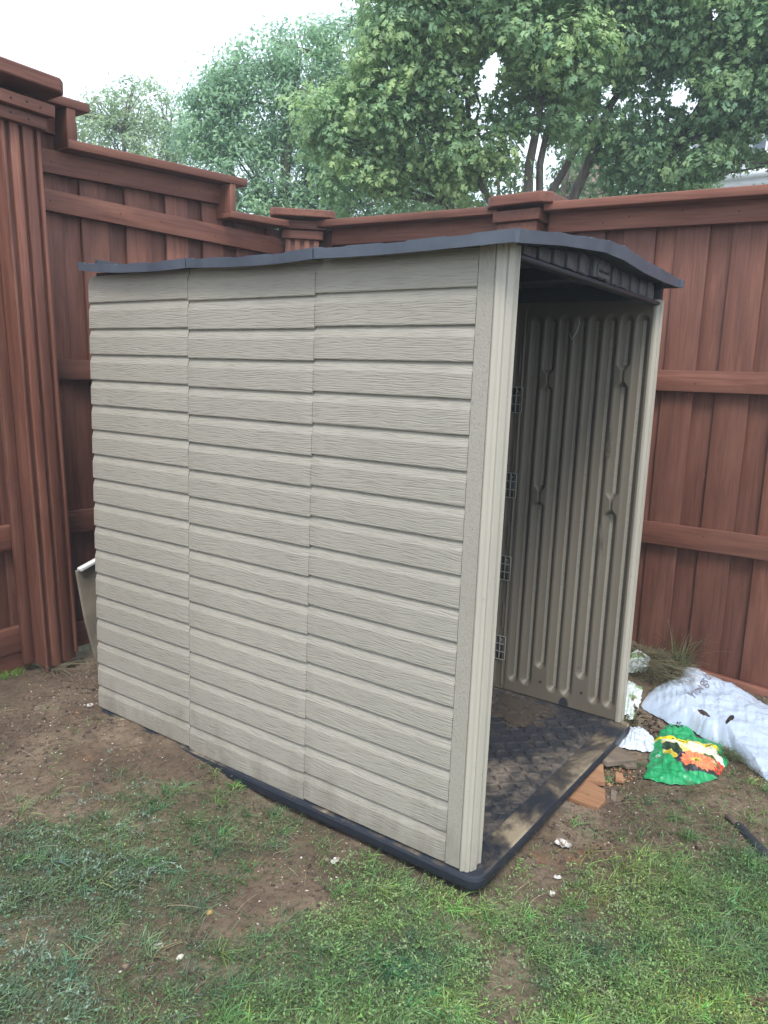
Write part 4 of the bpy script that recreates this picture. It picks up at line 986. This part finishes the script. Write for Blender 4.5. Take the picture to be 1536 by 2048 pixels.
straw(70, ell(1.955, -.09, .02, .05), [(.10, .15, .05), (.17, .17, .09)], (.10, .27), (.002, .0035), (.3, 1.0), 'tall thin grass stems standing against the right fence', 'tall_grass')
straw(700, ell(1.47, -.42, .05, .10), [(.12, .15, .06), (.2, .18, .11), (.08, .12, .05)], (.02, .07), (.0012, .0026), (.6, 1.6), 'grass tufts growing between the green bag and the white bag', 'grass_tuft')
straw(350, ell(1.42, -.57, .06, .06), [(.15, .15, .07), (.22, .2, .12)], (.02, .06), (.0012, .0024), (.8, 1.8), 'grass tufts at the lower edge of the white bag', 'grass_tuft')
straw(160, ell(1.12, -.40, .10, .05), [(.3, .26, .16), (.2, .17, .1)], (.02, .06), (.0012, .002), (2., 3.), 'dry straws lying below the green bag', 'straw')
straw(300, ell(1.53, .03, .07, .05), [(.07, .13, .05), (.12, .14, .07)], (.02, .06), (.0012, .0025), (.6, 1.6), 'green sprigs between the shed wall and the scraps', 'grass_tuft')
straw(60, ell(.10, 2.37, .03, .04), [(.3, .27, .17), (.24, .2, .12)], (.05, .13), (.0015, .0025), (1.2, 2.2), 'dry grass stalks at the foot of the big pillar', 'straw')

# ------------------------------------------------------------------ trees
LOBE = np.array([(0, 0), (.10, .05), (.12, .30), (.22, .22), (.50, .42), (.42, .18), (.62, .14), (.80, .30), (.78, .10), (1.0, 0)])
def oak_leaves(P, D, N_, size, cols):
    S = np.cross(N_, D); S /= np.linalg.norm(S, axis=1)[:, None]+1e-9
    o = LOBE; pts = [(a, b) for a, b in o]+[(a, -b) for a, b in o[1:-1]]
    V = np.stack([P+D*size[:, None]*a+S*size[:, None]*b*1.0+N_*size[:, None]*(-abs(b)*.25-.12*a*a) for a, b in pts], 1)
    n = len(P); k = len(pts); nU = len(o)
    tri = []
    low = [0]+list(range(nU, nU+nU-2))+[nU-1]
    for i in range(nU-1):
        a, b = i, i+1; c, d = low[i+1], low[i]; tri.append((a, b, c, d))
    F = (np.arange(n)[:, None, None]*k+np.array(tri)[None]).reshape(-1, 4)
    C = np.repeat(np.c_[cols, np.ones(n)], k, 0); return V.reshape(-1, 3), F, C
GAPS = [(5.49, 3.12, 4.61, 0.152, 0.819, 0.454, 0.352), (5.52, 3.18, 4.46, 0.117, 0.822, 0.46, 0.336), (6.1, 2.86, 3.97, 0.107, 0.867, 0.415, 0.275), (6.19, 2.77, 3.81, 0.084, 0.877, 0.406, 0.257), (6.24, 2.19, 4.42, 0.119, 0.882, 0.342, 0.324), (6.31, 2.07, 4.33, 0.072, 0.89, 0.33, 0.314), (6.85, 1.64, 4.49, 0.112, 0.909, 0.271, 0.317), (6.91, 1.5, 4.41, 0.087, 0.916, 0.257, 0.309), (6.59, 1.32, 5.08, 0.08, 0.892, 0.241, 0.384), (6.27, 3.64, 3.58, 0.087, 0.848, 0.48, 0.223), (6.83, 3.28, 3.94, 0.065, 0.87, 0.424, 0.25), (7.28, 6.32, 4.1, 0.07, 0.763, 0.607, 0.221), (7.03, 6.66, 4.01, 0.062, 0.742, 0.635, 0.214), (5.37, 3.58, 4.25, 0.053, 0.805, 0.505, 0.312)] + [(7.2, 0.83, 4.0, 0.125, 0.945, 0.187, 0.267), (7.22, 1.17, 3.66, 0.075, 0.947, 0.222, 0.231), (7.24, 1.05, 3.69, 0.093, 0.949, 0.21, 0.234), (7.26, 0.93, 3.7, 0.093, 0.951, 0.198, 0.236), (7.28, 0.81, 3.71, 0.093, 0.954, 0.185, 0.237), (7.2, 2.58, 3.7, 0.058, 0.907, 0.355, 0.226)]
def crown(blobs, n_per, kind, size, palette, seed, cl_sig=.11, ncl=34):
    R = np.random.default_rng(seed); Ps = []; Ns = []; Ts = []
    for bx, by, bz, br in blobs:
        m_ = max(4, int(ncl*(br/.5)**2)); v = R.normal(size=(m_, 3)); v /= np.linalg.norm(v, axis=1)[:, None]
        cr = br*R.uniform(.45, 1.05, m_)**.7; cc = np.array([bx, by, bz])+v*cr[:, None]*np.array([1, 1, .9])
        k = max(1, int(n_per*(br/.5)**2/m_)); tone = R.random(m_)
        off = R.normal(size=(m_, k, 3))*np.array([1, 1, .6])*cl_sig*(.7+.6*R.random((m_, 1, 1)))
        Ps.append((cc[:, None]+off).reshape(-1, 3)); nn = off/(np.linalg.norm(off, axis=2)[..., None]+1e-9)+v[:, None]*.6+np.array([0, 0, .7]); Ns.append(nn.reshape(-1, 3)); Ts.append(np.repeat(tone, k))
    P = np.concatenate(Ps); N_ = np.concatenate(Ns); T = np.concatenate(Ts)
    keep = np.ones(len(P), bool)
    for qx, qy, qz, qr, dx, dy, dz in GAPS:        # thin spots in the foliage where sky shows
        w_ = P-np.array([qx, qy, qz]); al = w_@np.array([dx, dy, dz]); ds = np.sqrt(np.clip((w_**2).sum(1)-al**2, 0, None))
        keep &= ~((np.abs(al) < 2.5) & (ds < qr*(.55+.9*R.random(len(P)))))
    P = P[keep]; N_ = N_[keep]; T = T[keep]; N_ += R.normal(size=N_.shape)*.35; N_ /= np.linalg.norm(N_, axis=1)[:, None]
    D = R.normal(size=P.shape)+np.array([0, 0, -.35]); D -= N_*(D*N_).sum(1)[:, None]; D /= np.linalg.norm(D, axis=1)[:, None]
    n = len(P); t = np.clip(T*.75+.25*R.random(n), 0, 1)[:, None]; c = np.array(palette[0])*(1-t)+np.array(palette[1])*t; c = np.clip(c*(.75+.5*R.random((n, 1))), 0, 1)
    s_ = size*(.5+.9*R.random(n))
    if kind == 'oak': return oak_leaves(P, D, N_, s_, c)
    S = np.cross(N_, D); L = s_[:, None]; W = L*.42
    V = np.stack([P, P+D*L*.45+S*W*.5, P+D*L-N_*L*.1, P+D*L*.45-S*W*.5], 1).reshape(-1, 3); F = (np.arange(n)*4)[:, None]+np.arange(4)[None]
    return V, F, np.repeat(np.c_[c, np.ones(n)], 4, 0)
def limbs(lst): return [(p_, r_) for p_, r_ in lst]
def tree(name, label, base, trunk_lines, blobs, n_per, kind, size, pal, seed, cat='tree', **kw):
    t = empty(name, base); tag(t, label, cat, 'trees beyond the fence')
    tubes_obj('trunk', trunk_lines, M['bark'], t, 8)
    V, F, C = crown(blobs, n_per, kind, size, pal, seed, **kw)
    # twigs towards blobs
    tw = []
    R = random.Random(seed); tips = [q for l, _ in trunk_lines for q in l[1:]]
    for bx, by, bz, br in blobs:
        q = min(tips, key=lambda a: (a[0]-bx)**2+(a[1]-by)**2+(a[2]-bz)**2+(3 if a[2] > bz else 0))
        for _ in range(3):
            e = Vector((bx+R.uniform(-.5, .5)*br, by+R.uniform(-.5, .5)*br, bz+R.uniform(-.3, .6)*br)); s = Vector(q); m1 = s.lerp(e, .5)+Vector((R.uniform(-.1, .1), R.uniform(-.1, .1), R.uniform(-.05, .12)))
            tw.append(([s, m1, e], [.022, .014, .005]))
    tubes_obj('branches', tw, M['bark'], t, 5)
    mesh_np('crown', V, F, M['leaf'], t, False, {'col': ('FLOAT_COLOR', C)}); return t
A = [(6.25, 11.0, 5.41, .42), (6.61, 10.68, 5.61, .48), (6.83, 10.46, 5.76, .50), (7.18, 10.26, 5.56, .45), (6.54, 10.88, 5.16, .55), (7.06, 10.5, 5.16, .55), (7.48, 10.11, 5.29, .36), (6.26, 10.85, 5.81, .14), (6.69, 10.45, 6.05, .14), (7.11, 10.16, 5.95, .14), (6.1, 11.04, 5.6, .22), (6.9, 10.6, 4.7, .6), (7.4, 10.2, 4.7, .5), (6.4, 10.9, 4.7, .5)]
B = [(5.8, 7.5, 5.09, .43), (5.74, 7.73, 4.66, .47), (5.92, 7.25, 5.39, .39), (6.2, 6.88, 5.6, .35), (6.25, 7.1, 5.03, .62), (6.55, 6.48, 5.64, .55), (6.86, 6.05, 5.73, .51), (6.72, 6.61, 5.02, .7), (6.2, 7.44, 4.28, .66), (6.77, 6.83, 4.34, .74), (7.24, 6.29, 4.32, .62), (5.9, 7.51, 4.86, .55), (6.9, 5.84, 5.97, .35), (6.54, 6.31, 5.94, .19), (6.15, 6.79, 5.84, .11), (5.92, 7.11, 5.67, .16), (5.51, 7.75, 5.11, .14), (6.3, 7.3, 3.7, .6), (6.9, 6.7, 3.7, .6)]
C1 = [(4.68, 3.52, 4.72, .61), (4.98, 2.99, 4.81, .56), (4.67, 3.78, 4.37, .47), (4.99, 3.3, 4.39, .47), (5.3, 2.52, 4.65, .61), (4.62, 4.1, 3.91, .47), (4.35, 4.39, 3.97, .28), (4.91, 3.69, 3.92, .47), (5.27, 3.2, 3.81, .42), (5.46, 2.56, 4.22, .47), (4.66, 4.24, 3.46, .36), (4.92, 3.92, 3.43, .28), (5.34, 3.22, 3.54, .29), (5.51, 2.24, 4.45, .39), (4.59, 3.32, 5.15, .61), (4.95, 2.69, 5.18, .67), (5.16, 3.47, 3.63, .2)]
C2 = [(6.18, 2.3, 5.01, .67), (6.4, 1.72, 5.01, .61), (6.58, 1.19, 4.92, .55), (6.75, .8, 4.72, .55), (6.48, 2.33, 4.2, .49), (6.44, 1.95, 4.7, .43), (6.73, 1.23, 4.52, .45), (6.88, .99, 4.25, .49), (7.0, .67, 4.05, .43), (6.68, 1.81, 4.18, .31), (6.9, 1.25, 3.96, .46), (6.77, 1.86, 3.81, .37), (6.91, 1.48, 3.7, .24), (6.63, 2.2, 3.87, .31), (5.94, 2.35, 5.47, .73), (6.29, 1.49, 5.4, .73), (6.55, .82, 5.21, .67), (6.9, .45, 4.48, .67), (7.13, .43, 3.72, .37)]
def tl(pts, r0_, r1_): return ([Vector(q) for q in pts], list(np.linspace(r0_, r1_, len(pts))))
tree('shade_tree', 'small pale green tree farthest left beyond the fence', (7, 10.5, -.07), [tl([(7, 10.5, -.1), (6.9, 10.5, 2.5), (6.7, 10.6, 4.2), (6.6, 10.6, 5.3)], .10, .03), tl([(7, 10.5, 2), (7.2, 10.3, 4), (7.2, 10.2, 5.3)], .06, .02)], A, 1300, 'small', .07, [(.26, .38, .24), (.46, .58, .30)], 11, cl_sig=.10, ncl=40)
tree('shade_tree', 'dense dark green small leaved tree behind the back fence corner', (6.6, 6.9, -.07), [tl([(6.6, 6.9, -.1), (6.6, 6.9, 2), (6.5, 6.9, 3.6), (6.5, 6.8, 5.0), (6.7, 6.4, 5.7)], .14, .03), tl([(6.6, 6.9, 1.5), (6.2, 7.3, 3.2), (5.9, 7.5, 5)], .08, .02)], B+[(7.3, 7.4, 3.3, .8), (8.0, 6.6, 3.4, .8), (7.4, 6.6, 4.6, .7), (8.0, 6.0, 4.2, .8), (8.2, 5.2, 3.6, .8), (8.3, 5.6, 4.8, .7)], 2600, 'small', .065, [(.21, .38, .26), (.42, .62, .34)], 12, cl_sig=.11, ncl=55)
tree('shade_tree', 'large bright oak with several stems standing just behind the fence post', (5.8, 2.7, -.07),
     [tl([(5.85, 2.75, -.1), (5.8, 2.74, 1.6), (5.74, 2.73, 2.94), (5.59, 2.69, 3.63), (5.53, 2.6, 3.98), (5.47, 2.54, 4.22), (5.23, 2.6, 4.73)], .075, .02),
      tl([(5.9, 2.7, -.1), (5.9, 2.68, 1.6), (5.88, 2.66, 2.96), (5.73, 2.64, 3.66), (5.65, 2.53, 4.05), (5.6, 2.28, 4.49)], .065, .02),
      tl([(5.8, 3.4, -.1), (5.75, 3.45, 2.4), (5.63, 3.62, 3.35), (5.49, 3.74, 3.58), (5.3, 3.83, 4.0), (4.99, 3.9, 4.64)], .07, .02),
      tl([(5.75, 3.0, -.1), (5.72, 3.05, 2.4), (5.68, 3.13, 3.31), (5.57, 3.23, 3.52), (5.42, 3.29, 3.91), (5.19, 3.26, 4.54)], .06, .02)],
     C1, 2100, 'oak', .078, [(.24, .42, .24), (.56, .72, .31)], 13, cl_sig=.12, ncl=30)
tree('shade_tree', 'spreading oak with leaning limbs behind the right fence', (6.75, 2.2, -.07),
     [tl([(6.4, 2.9, -.1), (6.38, 2.85, 2), (6.37, 2.8, 3.52), (6.37, 2.62, 3.81), (6.34, 2.39, 4.22)], .07, .03),
      tl([(6.6, 2.8, -.1), (6.6, 2.75, 2), (6.57, 2.62, 3.49), (6.53, 2.39, 3.97), (6.47, 2.26, 4.33), (6.44, 2.04, 4.62), (6.33, 1.85, 5.06)], .085, .02),
      tl([(6.7, 2.5, -.1), (6.8, 2.2, 2.6), (6.81, 1.95, 3.53), (6.8, 1.72, 3.85), (6.79, 1.6, 4.01), (6.75, 1.4, 4.32), (6.75, 1.29, 4.4), (6.6, 1.15, 4.91)], .075, .02),
      tl([(6.8, 2.0, 3.3), (6.81, 1.86, 3.64), (6.81, 1.58, 3.98), (6.84, 1.17, 4.22)], .03, .012)],
     C2, 1900, 'oak', .08, [(.23, .41, .26), (.50, .68, .32)], 14, cl_sig=.13, ncl=28)

D_ = [(7.69, 4.88, 4.0, .45), (8.01, 4.22, 4.19, .42), (8.42, 3.32, 4.25, .42), (8.66, 2.78, 4.12, .45), (8.85, 2.25, 4.04, .37), (8.24, 3.24, 4.93, .5), (7.44, 5.29, 3.93, .45), (8.99, 1.78, 4.02, .3), (8.44, 3.51, 3.83, .37), (7.94, 4.54, 3.82, .37), (8.3, 3.6, 3.3, .7), (7.7, 4.9, 3.2, .7)]
tree('shade_tree', 'darker leafy tree farther back, seen between the oak stems', (8.3, 3.6, -.07), [tl([(8.3, 3.6, -.1), (8.3, 3.6, 2.2), (8.25, 3.5, 3.6), (8.2, 3.4, 4.6)], .09, .03), tl([(8.3, 3.6, 1.8), (8.0, 4.2, 3.4), (7.9, 4.3, 4.4)], .06, .02)], D_, 900, 'small', .085, [(.11, .19, .11), (.26, .38, .17)], 15, cl_sig=.12, ncl=34)

# ------------------------------------------------------------------ house far behind
hs = empty('brick_house', (27, 6, 0)); tag(hs, 'pale two storey house with arched window half hidden behind the oaks', 'house')
hw = flat('beige_wall', (.45, .40, .33), .8, .1, 2); wh = flat('white_trim', (.75, .75, .74), .6, .05, 2); br = flat('brown_brick', (.16, .09, .07), .85, .3, 6); rfm = flat('grey_shingle', (.16, .17, .19), .9, .2, 4); gl = flat('window_glass', (.06, .08, .1), .1, .1, 2)
mb = MB(); mb.box(27, 37, -6, 7.0, 0, 8.15); mb.build('wall', hw, hs, 0)
mb = MB(); mb.box(27.5, 37, 7.0, 16, 0, 7.0); mb.build('wall', br, hs, 0)
mb = MB(); mb.box(26.5, 37.4, -6.5, 7.3, 8.16, 8.40); mb.box(26.3, 37.5, -6.6, 7.4, 8.41, 8.62); mb.build('cornice', wh, hs, 0)
mb = MB(); mb.box(27.4, 35, 1.5, 7.2, 8.63, 10.3); mb.build('upper_wall', wh, hs, 0)
me = bpy.data.meshes.new('roof'); me.from_pydata([(26.9, 1.2, 10.2), (26.9, 7.5, 10.2), (26.9, 4.35, 12.4), (35.5, 1.2, 10.2), (35.5, 7.5, 10.2), (35.5, 4.35, 12.4)], [], [(0, 1, 2), (3, 5, 4), (0, 2, 5, 3), (1, 4, 5, 2), (0, 3, 4, 1)]); link('roof', me, rfm, hs)
me = bpy.data.meshes.new('roof'); me.from_pydata([(27, 6.8, 7.0), (27, 16.5, 7.0), (32, 6.8, 9.6), (32, 16.5, 9.6), (37, 6.8, 7.0), (37, 16.5, 7.0)], [], [(0, 2, 3, 1), (2, 4, 5, 3), (0, 4, 2), (1, 3, 5), (0, 1, 5, 4)]); link('roof', me, rfm, hs)
def arch(name, y, z, r, x, m, parent, t=.05):
    pts = [(y+r*math.cos(a), z+r*math.sin(a)) for a in np.linspace(0, math.pi, 14)]+[(y-r, z-.7), (y+r, z-.7)]
    me = bpy.data.meshes.new(name); n = len(pts)
    me.from_pydata([(x, a, b) for a, b in pts]+[(x+t, a, b) for a, b in pts], [], [tuple(range(n)), tuple(range(n, 2*n))[::-1]]+[(i, (i+1) % n, n+(i+1) % n, n+i) for i in range(n)])
    return link(name, me, m, parent)
wf = arch('window', 4.75, 9.35, .62, 27.32, wh, hs, .07); arch('pane', 4.75, 9.35, .50, 27.26, gl, wf)
mb = MB(); mb.box(27.20, 27.25, 4.72, 4.78, 8.66, 9.84); mb.box(27.20, 27.25, 4.26, 5.24, 9.32, 9.38); mb.obox((27.225, 4.55, 9.55), (.05, 0, 0), (0, .5, .45), (0, -.03, .03)); mb.build('muntin', wh, wf, 0)
mb = MB(); mb.box(25.2, 26.4, 9.6, 10.8, 0, 9.3); mb.build('chimney', br, hs, 0)

# ------------------------------------------------------------------ haze volume, added mostly to stand for lens flare over the trees
me = bpy.data.meshes.new('haze'); bm = bmesh.new(); bmesh.ops.create_cube(bm, size=1); bm.to_mesh(me); bm.free()
for v in me.vertices: v.co = (v.co.x*80+20, v.co.y*80+5, 6.0+v.co.z*15)
hm = bpy.data.materials.new('veil_haze'); hm.use_nodes = True; hm.node_tree.nodes.clear()
ho = hm.node_tree.nodes.new('ShaderNodeOutputMaterial'); hv = hm.node_tree.nodes.new('ShaderNodeVolumePrincipled')
hv.inputs['Color'].default_value = (.82, .92, 1, 1); hv.inputs['Density'].default_value = .0055; hm.node_tree.links.new(hv.outputs[0], ho.inputs['Volume'])
tag(link('haze', me, hm, None), 'thin pale haze added to imitate lens flare over the trees', kind='stuff')
